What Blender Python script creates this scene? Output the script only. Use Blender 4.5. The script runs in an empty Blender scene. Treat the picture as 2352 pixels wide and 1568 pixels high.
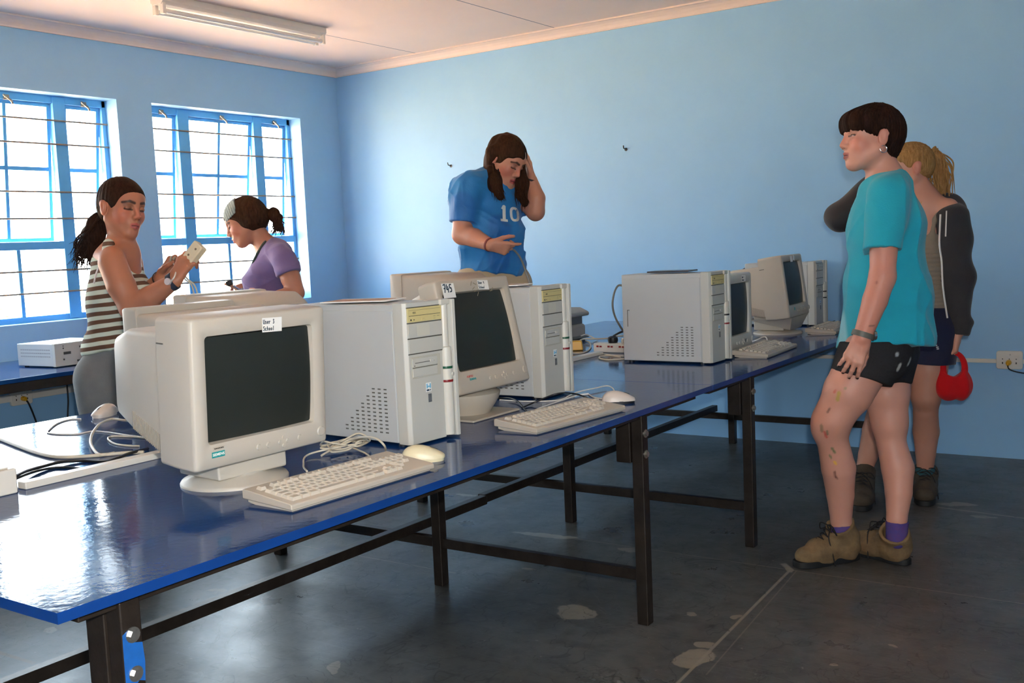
SKY = 9.4
SUN = 200.0
FLASH = 115.0
EXPO = 0.97
WALLC = (141, 187, 225)
import bpy, bmesh, math, random
import numpy as np
from mathutils import Vector, Matrix, Euler

random.seed(7)
RNG = np.random.default_rng(7)
SC = bpy.context.scene
COL = SC.collection
PI = math.pi

# ------------------------------------------------------------------ camera
CAM = dict(f=2345.573, yaw=34.2813, pitch=84.5527, roll=-2.521, loc=(5.7594, -6.1224, 1.3004))


def cam_rot():
    return (Matrix.Rotation(math.radians(CAM['yaw']), 3, 'Z') @ Matrix.Rotation(math.radians(CAM['pitch']), 3, 'X')
            @ Matrix.Rotation(math.radians(CAM['roll']), 3, 'Z'))


CM = cam_rot()
CC = Vector(CAM['loc'])


def ray(px, py):
    return CM @ Vector(((px - 1176) / CAM['f'], -(py - 784) / CAM['f'], -1.0))


def on(px, py, axis, val):
    d = ray(px, py)
    return CC + d * ((val - CC[axis]) / d[axis])


def T(px, py, z=0.75):          # survey of a point on the table tops
    return on(px, py, 2, z)


def at(px, py, dist):           # survey of a point at a known depth
    return CC + ray(px, py) * dist


FH = CM @ Vector((0, 0, -1))
FH = Vector((FH.x, FH.y, 0)).normalized()


def atv(px, py, dh):            # survey of a point on an upright plane at a horizontal distance
    r = ray(px, py)
    return CC + r * (dh / r.dot(FH))


# ------------------------------------------------------------------ colours and materials
def lin(c):
    if max(c) > 1.0:
        c = [v / 255.0 for v in c]
    return tuple((v / 12.92 if v <= 0.04045 else ((v + 0.055) / 1.055) ** 2.4) for v in c[:3]) + (1.0,)


MATS = {}


def nn(nt, kind, **kw):
    n = nt.nodes.new(kind)
    for k, v in kw.items():
        if k.startswith('i_'):
            key = k[2:]
            key = int(key) if key.isdigit() else key.replace('_', ' ')
            n.inputs[key].default_value = v
        else:
            setattr(n, k, v)
    return n


def M_(name, col, rough=0.5, metal=0.0, var=0.0, vscale=8.0, col2=None, bump=0.0, bscale=60.0, spec=0.5, stretch=None, coat=0.0,
       sss=0.0, attr=None, rvar=0.0, sheen=0.0):
    """procedural principled material: base colour broken up by noise, optional bump"""
    if name in MATS:
        return MATS[name]
    m = bpy.data.materials.new(name)
    m.use_nodes = True
    nt = m.node_tree
    b = nt.nodes['Principled BSDF']
    b.inputs['Roughness'].default_value = rough
    b.inputs['Metallic'].default_value = metal
    b.inputs['Specular IOR Level'].default_value = spec
    if coat:
        b.inputs['Coat Weight'].default_value = coat
        b.inputs['Coat Roughness'].default_value = 0.08
    if sss:
        b.inputs['Subsurface Weight'].default_value = sss
        b.inputs['Subsurface Radius'].default_value = (0.012, 0.005, 0.003)
        b.inputs['Subsurface Scale'].default_value = 1.0
    if sheen:
        b.inputs['Sheen Weight'].default_value = sheen
    tc = nn(nt, 'ShaderNodeTexCoord')
    vec = tc.outputs['Object']
    if stretch:
        mp = nn(nt, 'ShaderNodeMapping')
        mp.inputs['Scale'].default_value = stretch
        nt.links.new(vec, mp.inputs['Vector'])
        vec = mp.outputs['Vector']
    if attr:
        a = nn(nt, 'ShaderNodeAttribute', attribute_name=attr)
        src = a.outputs['Color']
    else:
        rgb = nn(nt, 'ShaderNodeRGB')
        rgb.outputs[0].default_value = lin(col)
        src = rgb.outputs[0]
    noi = nn(nt, 'ShaderNodeTexNoise', i_Scale=vscale, i_Detail=5.0, i_Roughness=0.6)
    nt.links.new(vec, noi.inputs['Vector'])
    mix = nn(nt, 'ShaderNodeMix', data_type='RGBA')
    ramp = nn(nt, 'ShaderNodeMapRange', i_1=0.35, i_2=0.7)
    nt.links.new(noi.outputs['Fac'], ramp.inputs[0])
    mul = nn(nt, 'ShaderNodeMath', operation='MULTIPLY', i_1=var)
    nt.links.new(ramp.outputs[0], mul.inputs[0])
    nt.links.new(mul.outputs[0], mix.inputs[0])
    nt.links.new(src, mix.inputs[6])
    if col2 is None:
        c2 = [v * 0.72 for v in col]
    else:
        c2 = col2
    mix.inputs[7].default_value = lin(c2)
    nt.links.new(mix.outputs[2], b.inputs['Base Color'])
    if rvar:
        rr = nn(nt, 'ShaderNodeMapRange', i_1=0.3, i_2=0.7)
        rr.inputs[3].default_value = max(0.02, rough - rvar)
        rr.inputs[4].default_value = rough + rvar
        nt.links.new(noi.outputs['Fac'], rr.inputs[0])
        nt.links.new(rr.outputs[0], b.inputs['Roughness'])
    if bump:
        n2 = nn(nt, 'ShaderNodeTexNoise', i_Scale=bscale, i_Detail=3.0)
        nt.links.new(vec, n2.inputs['Vector'])
        bp = nn(nt, 'ShaderNodeBump', i_Strength=bump, i_Distance=0.004)
        nt.links.new(n2.outputs['Fac'], bp.inputs['Height'])
        nt.links.new(bp.outputs['Normal'], b.inputs['Normal'])
    MATS[name] = m
    return m


# ------------------------------------------------------------------ mesh builder
class MB:
    def __init__(s):
        s.v, s.f, s.m, s.sm = [], [], [], []

    def add(s, verts, faces, m=0, smooth=False):
        o = len(s.v)
        s.v += [tuple(v) for v in verts]
        for f in faces:
            s.f.append(tuple(i + o for i in f))
            s.m.append(m)
            s.sm.append(smooth)
        return s

    def box(s, c, d, rot=None, m=0, taper=None):
        x, y, z = d[0] / 2, d[1] / 2, d[2] / 2
        vs = [Vector((sx * x, sy * y, sz * z)) for sz in (-1, 1) for sy in (-1, 1) for sx in (-1, 1)]
        if taper:
            for v in vs[4:]:
                v.x *= taper[0]
                v.y *= taper[1]
        if rot is not None:
            vs = [rot @ v for v in vs]
        c = Vector(c)
        return s.add([v + c for v in vs], [(0, 2, 3, 1), (4, 5, 7, 6), (0, 1, 5, 4), (2, 6, 7, 3), (0, 4, 6, 2), (1, 3, 7, 5)], m)

    def b2(s, lo, hi, m=0):
        return s.box([(a + b) / 2 for a, b in zip(lo, hi)], [abs(b - a) for a, b in zip(lo, hi)], None, m)

    def bar(s, a, b, w, h, up=(0, 0, 1), m=0):
        a, b = Vector(a), Vector(b)
        d = (b - a)
        L = d.length
        d.normalize()
        u = Vector(up)
        if abs(d.dot(u)) > 0.99:
            u = Vector((1, 0, 0))
        r = d.cross(u).normalized()
        u = r.cross(d)
        rot = Matrix((d, r, u)).transposed()
        return s.box((a + b) / 2, (L, w, h), rot, m)

    def loft(s, rings, cap=True, m=0, smooth=True, closed=True):
        n = len(rings[0])
        vs = [p for r in rings for p in r]
        fs = []
        for i in range(len(rings) - 1):
            for j in range(n if closed else n - 1):
                k = (j + 1) % n
                fs.append((i * n + j, i * n + k, (i + 1) * n + k, (i + 1) * n + j))
        s.add(vs, fs, m, smooth)
        if cap:
            o = len(s.v) - len(vs)
            s.f.append(tuple(o + i for i in reversed(range(n))))
            s.f.append(tuple(o + (len(rings) - 1) * n + i for i in range(n)))
            s.m += [m, m]
            s.sm += [False, False]
        return s

    def cyl(s, a, b, r, r2=None, n=16, m=0, smooth=True, cap=True):
        a, b = Vector(a), Vector(b)
        d = (b - a).normalized()
        u = Vector((0, 0, 1)) if abs(d.z) < 0.9 else Vector((1, 0, 0))
        x = d.cross(u).normalized()
        y = d.cross(x)
        r2 = r if r2 is None else r2
        ring = lambda p, q: [p + x * (q * math.cos(2 * PI * i / n)) + y * (q * math.sin(2 * PI * i / n)) for i in range(n)]
        return s.loft([ring(a, r), ring(b, r2)], cap, m, smooth)

    def lathe(s, prof, c=(0, 0, 0), n=32, m=0, rot=None, smooth=True):
        rings = []
        for r, z in prof:
            ring = [Vector((r * math.cos(2 * PI * i / n), r * math.sin(2 * PI * i / n), z)) for i in range(n)]
            if rot is not None:
                ring = [rot @ v for v in ring]
            rings.append([v + Vector(c) for v in ring])
        return s.loft(rings, True, m, smooth)

    def tube(s, pts, r, n=8, m=0, taper=None, cap=True):
        pts = [Vector(p) for p in pts]
        N = len(pts)
        rings = []
        px = None
        for i, p in enumerate(pts):
            d = (pts[min(i + 1, N - 1)] - pts[max(i - 1, 0)])
            if d.length < 1e-9:
                d = Vector((0, 0, 1))
            d.normalize()
            if px is None:
                u = Vector((0, 0, 1)) if abs(d.z) < 0.9 else Vector((1, 0, 0))
                px = d.cross(u).normalized()
            px = (px - d * px.dot(d))
            if px.length < 1e-6:
                px = d.cross(Vector((0.3, 0.9, 0.2)))
            px.normalize()
            py = d.cross(px)
            rr = r if taper is None else r * taper(i / max(1, N - 1))
            rings.append([p + px * (rr * math.cos(2 * PI * k / n)) + py * (rr * math.sin(2 * PI * k / n)) for k in range(n)])
        return s.loft(rings, cap, m, True)

    def prism(s, poly, z0, z1, m=0, fn=None, smooth=False):
        """poly in 2-D, extruded z0..z1; fn maps (a,b,z) -> xyz"""
        fn = fn or (lambda a, b, z: (a, b, z))
        n = len(poly)
        r0 = [Vector(fn(a, b, z0)) for a, b in poly]
        r1 = [Vector(fn(a, b, z1)) for a, b in poly]
        return s.loft([r0, r1], True, m, smooth)

    def join(s, o, mtx=None, dm=0):
        vs = [Vector(v) for v in o.v]
        if mtx is not None:
            vs = [mtx @ v for v in vs]
        b = len(s.v)
        s.v += [tuple(v) for v in vs]
        s.f += [tuple(i + b for i in f) for f in o.f]
        s.m += [k + dm for k in o.m]
        s.sm += o.sm
        return s


def spline(pts, n=8):
    """Catmull-Rom through the points"""
    P = [Vector(p) for p in pts]
    out = []
    for i in range(len(P) - 1):
        p0, p1, p2, p3 = P[max(i - 1, 0)], P[i], P[i + 1], P[min(i + 2, len(P) - 1)]
        for k in range(n):
            t = k / n
            out.append(0.5 * ((2 * p1) + (p2 - p0) * t + (2 * p0 - 5 * p1 + 4 * p2 - p3) * t * t + (3 * p1 - p0 - 3 * p2 + p3) * t ** 3))
    out.append(P[-1])
    return out


def fix_normals(me):
    bm = bmesh.new()
    bm.from_mesh(me)
    bmesh.ops.recalc_face_normals(bm, faces=bm.faces)
    bm.to_mesh(me)
    bm.free()


def obj(name, mb, mats, parent=None, loc=None, rot=None, bevel=0.0, seg=2, recalc=True, ang=40, subsurf=0):
    me = bpy.data.meshes.new(name)
    me.from_pydata(mb.v, [], mb.f)
    mats = mats if isinstance(mats, (list, tuple)) else [mats]
    for m in mats:
        me.materials.append(m)
    me.polygons.foreach_set('material_index', mb.m)
    if recalc:
        fix_normals(me)
    if bevel:
        me.polygons.foreach_set('use_smooth', [True] * len(mb.f))
        me.set_sharp_from_angle(angle=math.radians(ang))
    else:
        me.polygons.foreach_set('use_smooth', mb.sm)
        if any(mb.sm):
            me.set_sharp_from_angle(angle=math.radians(ang))
    me.update()
    o = bpy.data.objects.new(name, me)
    COL.objects.link(o)
    if parent:
        o.parent = parent
    if loc is not None:
        o.location = loc
    if rot is not None:
        o.rotation_euler = rot
    if bevel:
        md = o.modifiers.new('bevel', 'BEVEL')
        md.width = bevel
        md.segments = seg
        md.limit_method = 'ANGLE'
        md.angle_limit = math.radians(35)
        md.harden_normals = True
    if subsurf:
        md = o.modifiers.new('sub', 'SUBSURF')
        md.levels = md.render_levels = subsurf
    return o


def tag(o, label=None, cat=None, group=None, kind=None):
    if label:
        o['label'] = label
    if cat:
        o['category'] = cat
    if group:
        o['group'] = group
    if kind:
        o['kind'] = kind
    return o


def thing(name, label, cat, loc=(0, 0, 0), rotz=0.0, group=None):
    o = bpy.data.objects.new(name, None)
    o.empty_display_size = 0.1
    COL.objects.link(o)
    o.location = loc
    o.rotation_euler = (0, 0, rotz)
    return tag(o, label, cat, group)


def struct(name, mb, mats, parent=None, **kw):
    o = obj(name, mb, mats, parent, **kw)
    if parent is None:
        o['kind'] = 'structure'
    return o


def text_mb(s, size, depth=0.0006, m=0, shear=0.0, bold=False):
    cu = bpy.data.curves.new('t', 'FONT')
    cu.body = s
    cu.size = size
    cu.extrude = depth / 2
    cu.align_x = 'CENTER'
    cu.align_y = 'CENTER'
    cu.shear = shear
    if bold:
        cu.offset = size * 0.02
    ob = bpy.data.objects.new('t', cu)
    COL.objects.link(ob)
    bpy.context.view_layer.update()
    me = bpy.data.meshes.new_from_object(ob.evaluated_get(bpy.context.evaluated_depsgraph_get()))
    mb = MB()
    mb.add([v.co.copy() for v in me.vertices], [tuple(p.vertices) for p in me.polygons], m)
    bpy.data.objects.remove(ob)
    bpy.data.curves.remove(cu)
    bpy.data.meshes.remove(me)
    return mb


# handwritten strokes, unit em box
HAND = {
    'U': [[(0, 1), (0.02, .3), (.2, 0), (.45, .1), (.5, 1)]],
    's': [[(.45, .55), (.2, .62), (.05, .48), (.4, .25), (.3, .02), (0, .06)]],
    'e': [[(.03, .32), (.45, .36), (.3, .62), (.05, .4), (.12, .05), (.48, .1)]],
    'r': [[(.05, .6), (.07, 0)], [(.07, .4), (.25, .6), (.42, .55)]],
    '3': [[(.05, .95), (.4, .98), (.2, .58), (.45, .35), (.3, .02), (0, .08)]],
    '9': [[(.42, .7), (.2, .95), (.03, .7), (.2, .52), (.42, .72), (.36, 0)]],
    'S': [[(.5, .9), (.2, 1.0), (.05, .75), (.45, .4), (.3, 0), (0, .1)]],
    'c': [[(.42, .55), (.15, .6), (.02, .3), (.15, .02), (.45, .08)]],
    'h': [[(.05, 1), (.05, 0)], [(.05, .4), (.25, .6), (.42, .4), (.44, 0)]],
    'o': [[(.25, .6), (.03, .35), (.2, 0), (.45, .25), (.25, .6)]],
    'l': [[(.15, 1), (.15, 0)]],
    '7': [[(0, .95), (.5, .98), (.2, 0)], [(.1, .5), (.42, .52)]],
    '4': [[(.15, 1), (.02, .4), (.5, .42)], [(.38, .75), (.36, 0)]],
    '5': [[(.5, 1), (.12, .96), (.08, .55), (.4, .55), (.42, .15), (.02, .04)]],
    ' ': [],
}


def hand_mb(s, h, w=0.0022, m=0):
    """flat marker strokes in the XY plane, starting at the origin"""
    mb = MB()
    x = 0.0
    for ch in s:
        for st in HAND.get(ch, []):
            pts = spline([(x + a * h * 0.8, b * h, 0) for a, b in st], 4) if len(st) > 2 else [Vector((x + a * h * 0.8, b * h, 0)) for a, b in st]
            for p, q in zip(pts[:-1], pts[1:]):
                d = (q - p)
                if d.length < 1e-6:
                    continue
                e = d.normalized() * (w * 0.3)
                mb.bar(p - e, q + e, w, 0.0005, m=m)
        x += h * 0.62
    return mb
# ------------------------------------------------------------------ camera, lights, sky
cam = bpy.data.cameras.new('camera')
cam.sensor_width = 36.0
cam.lens = CAM['f'] * 36.0 / 2352.0
cam.clip_start = 0.05
cam.clip_end = 200
camo = bpy.data.objects.new('camera', cam)
COL.objects.link(camo)
camo.matrix_world = Matrix.Translation(CC) @ CM.to_4x4()
SC.camera = camo
vs = SC.view_settings
SC.display_settings.display_device = 'sRGB'
vs.view_transform = 'Standard'
vs.look = 'None'
vs.gamma = 1.0
vs.exposure = EXPO
vs.use_curve_mapping = False
SC.cycles.use_denoising = True
SC.cycles.max_bounces = 10
SC.cycles.diffuse_bounces = 6
SC.cycles.transparent_max_bounces = 16
SC.cycles.sample_clamp_indirect = 8.0
SC.cycles.caustics_reflective = False
SC.cycles.caustics_refractive = False

world = bpy.data.worlds.new('World')
SC.world = world
world.use_nodes = True
wt = world.node_tree
bg = wt.nodes['Background']
tcw = nn(wt, 'ShaderNodeTexCoord')
sepw = nn(wt, 'ShaderNodeSeparateXYZ')
wt.links.new(tcw.outputs['Generated'], sepw.inputs[0])
skr = nn(wt, 'ShaderNodeValToRGB')
skr.color_ramp.elements[0].position = 0.5
skr.color_ramp.elements[0].color = (1.0, 0.97, 0.93, 1)
skr.color_ramp.elements[1].position = 0.85
skr.color_ramp.elements[1].color = (0.55, 0.76, 1.0, 1)
mrw = nn(wt, 'ShaderNodeMapRange', i_1=-1.0, i_2=1.0)
wt.links.new(sepw.outputs[2], mrw.inputs[0])
wt.links.new(mrw.outputs[0], skr.inputs[0])
wt.links.new(skr.outputs[0], bg.inputs['Color'])
bg.inputs['Strength'].default_value = SKY

sun = bpy.data.lights.new('sun', 'SUN')
sun.energy = SUN
sun.angle = math.radians(0.6)
sun.color = (1.0, 0.93, 0.82)
suno = bpy.data.objects.new('sun', sun)
COL.objects.link(suno)
suno.rotation_euler = Vector((-0.16, 0.65, -1.0)).to_track_quat('-Z', 'Y').to_euler()

# the camera's own small flash, beside and above the lens
fl = bpy.data.lights.new('camera_flash', 'SPOT')
fl.energy = FLASH
fl.shadow_soft_size = 0.022
fl.spot_size = math.radians(95)
fl.spot_blend = 0.6
fl.color = (1.0, 0.93, 0.86)
flo = bpy.data.objects.new('camera_flash', fl)
COL.objects.link(flo)
flo.location = CC + CM @ Vector((0.035, 0.10, 0.02))
flo.rotation_euler = (CM @ Vector((0, 0.02, -1))).to_track_quat('-Z', 'Y').to_euler()

# ------------------------------------------------------------------ setting materials
WALL = M_('blue_wall_paint', WALLC, 0.42, var=0.10, vscale=2.2, bump=0.10, bscale=90, spec=0.35)
CEIL = M_('ceiling_board_paint', (240, 216, 202), 0.6, var=0.10, vscale=1.2)
CORN = M_('cornice_paint', (242, 220, 206), 0.5, var=0.12, vscale=3)
FRAME = M_('blue_window_paint', (80, 156, 216), 0.35, var=0.2, vscale=6)
GALV = M_('galvanised_metal', (150, 145, 140), 0.35, 0.8, var=0.3, vscale=20)
RUSTBAR = M_('burglar_bar_metal', (120, 118, 112), 0.5, 0.3, var=0.6, vscale=14, col2=(150, 100, 60))

# ceiling board joints
nt = CEIL.node_tree
b = nt.nodes['Principled BSDF']
tc = nn(nt, 'ShaderNodeTexCoord')
sx = nn(nt, 'ShaderNodeSeparateXYZ')
nt.links.new(tc.outputs['Object'], sx.inputs[0])
a1 = nn(nt, 'ShaderNodeMath', operation='ADD', i_1=-0.875 + 12.11)
nt.links.new(sx.outputs[0], a1.inputs[0])
md = nn(nt, 'ShaderNodeMath', operation='MODULO', i_1=1.211)
nt.links.new(a1.outputs[0], md.inputs[0])
lt = nn(nt, 'ShaderNodeMath', operation='LESS_THAN', i_1=0.009)
nt.links.new(md.outputs[0], lt.inputs[0])
mx = nn(nt, 'ShaderNodeMix', data_type='RGBA')
mx.inputs[7].default_value = lin((112, 110, 118))
src = b.inputs['Base Color'].links[0].from_socket
nt.links.new(lt.outputs[0], mx.inputs[0])
nt.links.new(src, mx.inputs[6])
nt.links.new(mx.outputs[2], b.inputs['Base Color'])

# glass: clear sheet with a fresnel sheen
GLASS = bpy.data.materials.new('window_glass')
GLASS.use_nodes = True
nt = GLASS.node_tree
nt.nodes.remove(nt.nodes['Principled BSDF'])
tr = nn(nt, 'ShaderNodeBsdfTransparent')
tr.inputs[0].default_value = (0.94, 0.97, 0.97, 1)
gl = nn(nt, 'ShaderNodeBsdfGlossy', i_Roughness=0.02)
fr = nn(nt, 'ShaderNodeFresnel', i_IOR=1.45)
ms = nn(nt, 'ShaderNodeMixShader')
geo = nn(nt, 'ShaderNodeNewGeometry')
inv = nn(nt, 'ShaderNodeMath', operation='SUBTRACT', i_0=1.0)
nt.links.new(geo.outputs['Backfacing'], inv.inputs[1])
mfr = nn(nt, 'ShaderNodeMath', operation='MULTIPLY')
nt.links.new(fr.outputs[0], mfr.inputs[0])
nt.links.new(inv.outputs[0], mfr.inputs[1])
nt.links.new(mfr.outputs[0], ms.inputs[0])
nt.links.new(tr.outputs[0], ms.inputs[1])
nt.links.new(gl.outputs[0], ms.inputs[2])
nt.links.new(ms.outputs[0], nt.nodes['Material Output'].inputs[0])

# ------------------------------------------------------------------ floor material: worn dark polished concrete
FLOOR = bpy.data.materials.new('polished_concrete')
FLOOR.use_nodes = True
nt = FLOOR.node_tree
b = nt.nodes['Principled BSDF']
tc = nn(nt, 'ShaderNodeTexCoord')
P = tc.outputs['Object']


def noise_(scale, detail=4, vec=None, rough=0.6):
    n = nn(nt, 'ShaderNodeTexNoise', i_Scale=scale, i_Detail=detail, i_Roughness=rough)
    nt.links.new(vec or P, n.inputs['Vector'])
    return n.outputs['Fac']


def mth(op, a, c=None, clamp=False):
    n = nn(nt, 'ShaderNodeMath', operation=op, use_clamp=clamp)
    for i, v in enumerate((a, c)):
        if v is None:
            continue
        if isinstance(v, (int, float)):
            n.inputs[i].default_value = v
        else:
            nt.links.new(v, n.inputs[i])
    return n.outputs[0]


def rng_(v, a, c, lo=0.0, hi=1.0):
    n = nn(nt, 'ShaderNodeMapRange', i_1=a, i_2=c, i_3=lo, i_4=hi)
    nt.links.new(v, n.inputs[0])
    return n.outputs[0]


def mixc(fac, a, col):
    n = nn(nt, 'ShaderNodeMix', data_type='RGBA')
    if isinstance(fac, (int, float)):
        n.inputs[0].default_value = fac
    else:
        nt.links.new(fac, n.inputs[0])
    nt.links.new(a, n.inputs[6])
    n.inputs[7].default_value = lin(col)
    return n.outputs[2]


rgb = nn(nt, 'ShaderNodeRGB')
rgb.outputs[0].default_value = lin((106, 104, 99))
c = rgb.outputs[0]
c = mixc(rng_(noise_(1.1, 5), 0.30, 0.75), c, (66, 65, 62))
c = mixc(mth('MULTIPLY', rng_(noise_(3.3, 6), 0.5, 0.75), 0.35), c, (90, 88, 84))
c = mixc(mth('MULTIPLY', rng_(noise_(14, 6), 0.45, 0.75), 0.55), c, (36, 36, 34))
mp = nn(nt, 'ShaderNodeMapping')
mp.inputs['Scale'].default_value = (2.0, 34.0, 1.0)
mp.inputs['Rotation'].default_value = (0, 0, 0.35)
nt.links.new(P, mp.inputs['Vector'])
c = mixc(mth('MULTIPLY', rng_(noise_(2.2, 3, mp.outputs[0]), 0.56, 0.74), 0.45), c, (108, 112, 112))
sxyz = nn(nt, 'ShaderNodeSeparateXYZ')
warp = nn(nt, 'ShaderNodeTexNoise', i_Scale=9.0, i_Detail=4.0)
nt.links.new(P, warp.inputs['Vector'])
wv = nn(nt, 'ShaderNodeVectorMath', operation='MULTIPLY_ADD')
wv.inputs[1].default_value = (0.09, 0.09, 0)
wv.inputs[2].default_value = (-0.045, -0.045, 0)
nt.links.new(warp.outputs['Color'], wv.inputs[0])
wa = nn(nt, 'ShaderNodeVectorMath', operation='ADD')
nt.links.new(P, wa.inputs[0])
nt.links.new(wv.outputs[0], wa.inputs[1])


def ellipse(cx, cy, ax, ay, ang=0.0):
    m2 = nn(nt, 'ShaderNodeMapping', vector_type='TEXTURE')
    m2.inputs['Location'].default_value = (cx, cy, 0)
    m2.inputs['Rotation'].default_value = (0, 0, ang)
    m2.inputs['Scale'].default_value = (ax, ay, 1000)
    nt.links.new(wa.outputs[0], m2.inputs['Vector'])
    ln = nn(nt, 'ShaderNodeVectorMath', operation='LENGTH')
    nt.links.new(m2.outputs[0], ln.inputs[0])
    return rng_(ln.outputs['Value'], 0.92, 1.02, 1.0, 0.0)


def seg(x0, y0, x1, y1, w):
    """a thin straight line as a very long ellipse-ended box"""
    dx, dy = x1 - x0, y1 - y0
    L = math.hypot(dx, dy)
    m2 = nn(nt, 'ShaderNodeMapping', vector_type='TEXTURE')
    m2.inputs['Location'].default_value = ((x0 + x1) / 2, (y0 + y1) / 2, 0)
    m2.inputs['Rotation'].default_value = (0, 0, math.atan2(dy, dx))
    m2.inputs['Scale'].default_value = (L / 2, w / 2, 1000)
    nt.links.new(P, m2.inputs['Vector'])
    ab = nn(nt, 'ShaderNodeVectorMath', operation='ABSOLUTE')
    nt.links.new(m2.outputs[0], ab.inputs[0])
    s2 = nn(nt, 'ShaderNodeSeparateXYZ')
    nt.links.new(ab.outputs[0], s2.inputs[0])
    return mth('MULTIPLY', mth('LESS_THAN', s2.outputs[0], 1.0), rng_(s2.outputs[1], 0.6, 1.1, 1.0, 0.0))


def fl_(px, py):
    v = on(px, py, 2, 0.0)
    return v.x, v.y


TAN = (150, 140, 124)
# bare filler patches, chips and the saw-cut joints of the slab
for px, py, ax, ay, an in [(1323, 1408, .085, .06, 0), (1590, 1512, .055, .085, -.2), (1617, 1480, .03, .03, 0), (1688, 1415, .014, .02, 0),
                           (1812, 1308, .02, .025, .5), (2192, 1158, .09, .03, .2), (2260, 1186, .05, .02, .1), (1445, 1262, .06, .03, .2),
                           (1215, 1307, .04, .015, .3), (495, 1357, .05, .02, .4), (1070, 1137, .06, .02, .2), (108, 1447, .035, .03, 0),
                           (1912, 1525, .012, .016, 0), (1593, 1411, .02, .016, 0), (1322, 1028, .05, .02, .2), (1250, 1228, .16, .03, .1),
                           (2050, 1484, .012, .012, 0), (770, 1530, .02, .05, .6)]:
    x, y = fl_(px, py)
    c = mixc(mth('MULTIPLY', ellipse(x, y, ax, ay, an), 0.8), c, TAN)
for (x0, y0, x1, y1, w, k, col) in [(3.3, -2.362, 7.0, -2.362, .0055, .8, TAN), (4.45, -2.36, 4.505, -3.6, .013, .85, TAN), (4.475, -2.36, 4.55, -3.4, .006, .4, TAN),
                                    (4.40, -2.3, 4.45, -2.36, .03, .8, TAN), (4.505, -3.6, 4.52, -6.5, .008, .7, TAN),
                                    (0.2, -3.0, 3.3, -2.98, .006, .6, TAN), (4.75, -1.2, 5.9, -1.32, .02, .7, TAN), (0.9, -4.4, 2.6, -4.35, .02, .6, (110, 84, 54))]:
    c = mixc(mth('MULTIPLY', seg(x0, y0, x1, y1, w), k), c, col)
sc1 = nn(nt, 'ShaderNodeTexNoise', i_Scale=2.6, i_Detail=3.0, i_Distortion=2.2)
nt.links.new(P, sc1.inputs['Vector'])
c = mixc(mth('MULTIPLY', rng_(mth('ABSOLUTE', mth('SUBTRACT', sc1.outputs['Fac'], 0.5)), 0.0, 0.010, 1.0, 0.0), 0.55), c, (30, 30, 28))
sc2 = nn(nt, 'ShaderNodeTexNoise', i_Scale=5.5, i_Detail=5.0, i_Distortion=1.2)
nt.links.new(P, sc2.inputs['Vector'])
c = mixc(mth('MULTIPLY', rng_(mth('ABSOLUTE', mth('SUBTRACT', sc2.outputs['Fac'], 0.47)), 0.0, 0.006, 1.0, 0.0), 0.35), c, (120, 118, 112))
c = mixc(mth('MULTIPLY', rng_(noise_(24, 6, None, 0.7), 0.52, 0.72), 0.45), c, (104, 102, 98))
# damp dark tracks and specks
c = mixc(mth('MULTIPLY', rng_(noise_(0.9, 5, wa.outputs[0]), 0.50, 0.72), 0.6), c, (36, 36, 33))
c = mixc(mth('MULTIPLY', rng_(noise_(38, 2), 0.70, 0.76), 0.6), c, (140, 136, 128))
nt.links.new(c, b.inputs['Base Color'])
nt.links.new(rng_(noise_(2.6, 6), 0.25, 0.80, 0.24, 0.44), b.inputs['Roughness'])
b.inputs['Specular IOR Level'].default_value = 0.26
bp = nn(nt, 'ShaderNodeBump', i_Strength=0.30, i_Distance=0.004)
nt.links.new(noise_(7, 5), bp.inputs['Height'])
nt.links.new(bp.outputs['Normal'], b.inputs['Normal'])

# ------------------------------------------------------------------ room shell
RX, RY, ZC, ZW = 7.4, -9.4, 2.74, 2.68
TH = 0.20
struct('floor', MB().b2((-TH, RY - TH, -0.12), (RX + TH, TH, 0)), FLOOR)
struct('ceiling', MB().b2((-TH, RY - TH, ZC), (RX + TH, TH, ZC + 0.1)), CEIL)
struct('wall_back', MB().b2((-TH, 0, 0), (RX + TH, TH, ZC)), WALL)
struct('wall_front', MB().b2((-TH, RY - TH, 0), (RX + TH, RY, ZC)), WALL)
WINS = [(-1.762, -0.420), (-3.366, -2.024), (-4.970, -3.628)]
ZS, ZH = 0.955, 2.328
wl = MB()
ys = [0.0]
for a, b_ in WINS:
    ys += [b_, a]
ys.append(RY)
for i in range(0, len(ys), 2):
    wl.b2((-TH, ys[i + 1], 0), (0, ys[i], ZC))
for a, b_ in WINS:
    wl.b2((-TH, a, 0), (0, b_, ZS))
    wl.b2((-TH, a, ZH), (0, b_, ZC))
struct('wall_left', wl, WALL)

# coved cornice
prof = [(0, 0), (0, -.012)] + [(.008 + .068 * (1 - math.cos(t)), -.012 + 0.0 - .046 * (math.sin(t)) + .0) for t in []]
CP = [(0, ZC), (0, ZW - .004), (.012, ZW - .004), (.012, ZW + .006), (.020, ZW + .022), (.034, ZW + .038), (.054, ZW + .049), (.070, ZW + .051), (.070, ZC)]
struct('trim_1', MB().prism([(a, z) for a, z in CP], 0.0, RX, fn=lambda a, z, t: (t, -a, z)), CORN)
struct('trim_2', MB().prism([(a, z) for a, z in CP], RY, 0.0, fn=lambda a, z, t: (a, t, z)), CORN)
struct('trim_3', MB().prism([(a, z) for a, z in CP], RY, 0.0, fn=lambda a, z, t: (RX - a, t, z)), CORN)


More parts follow.
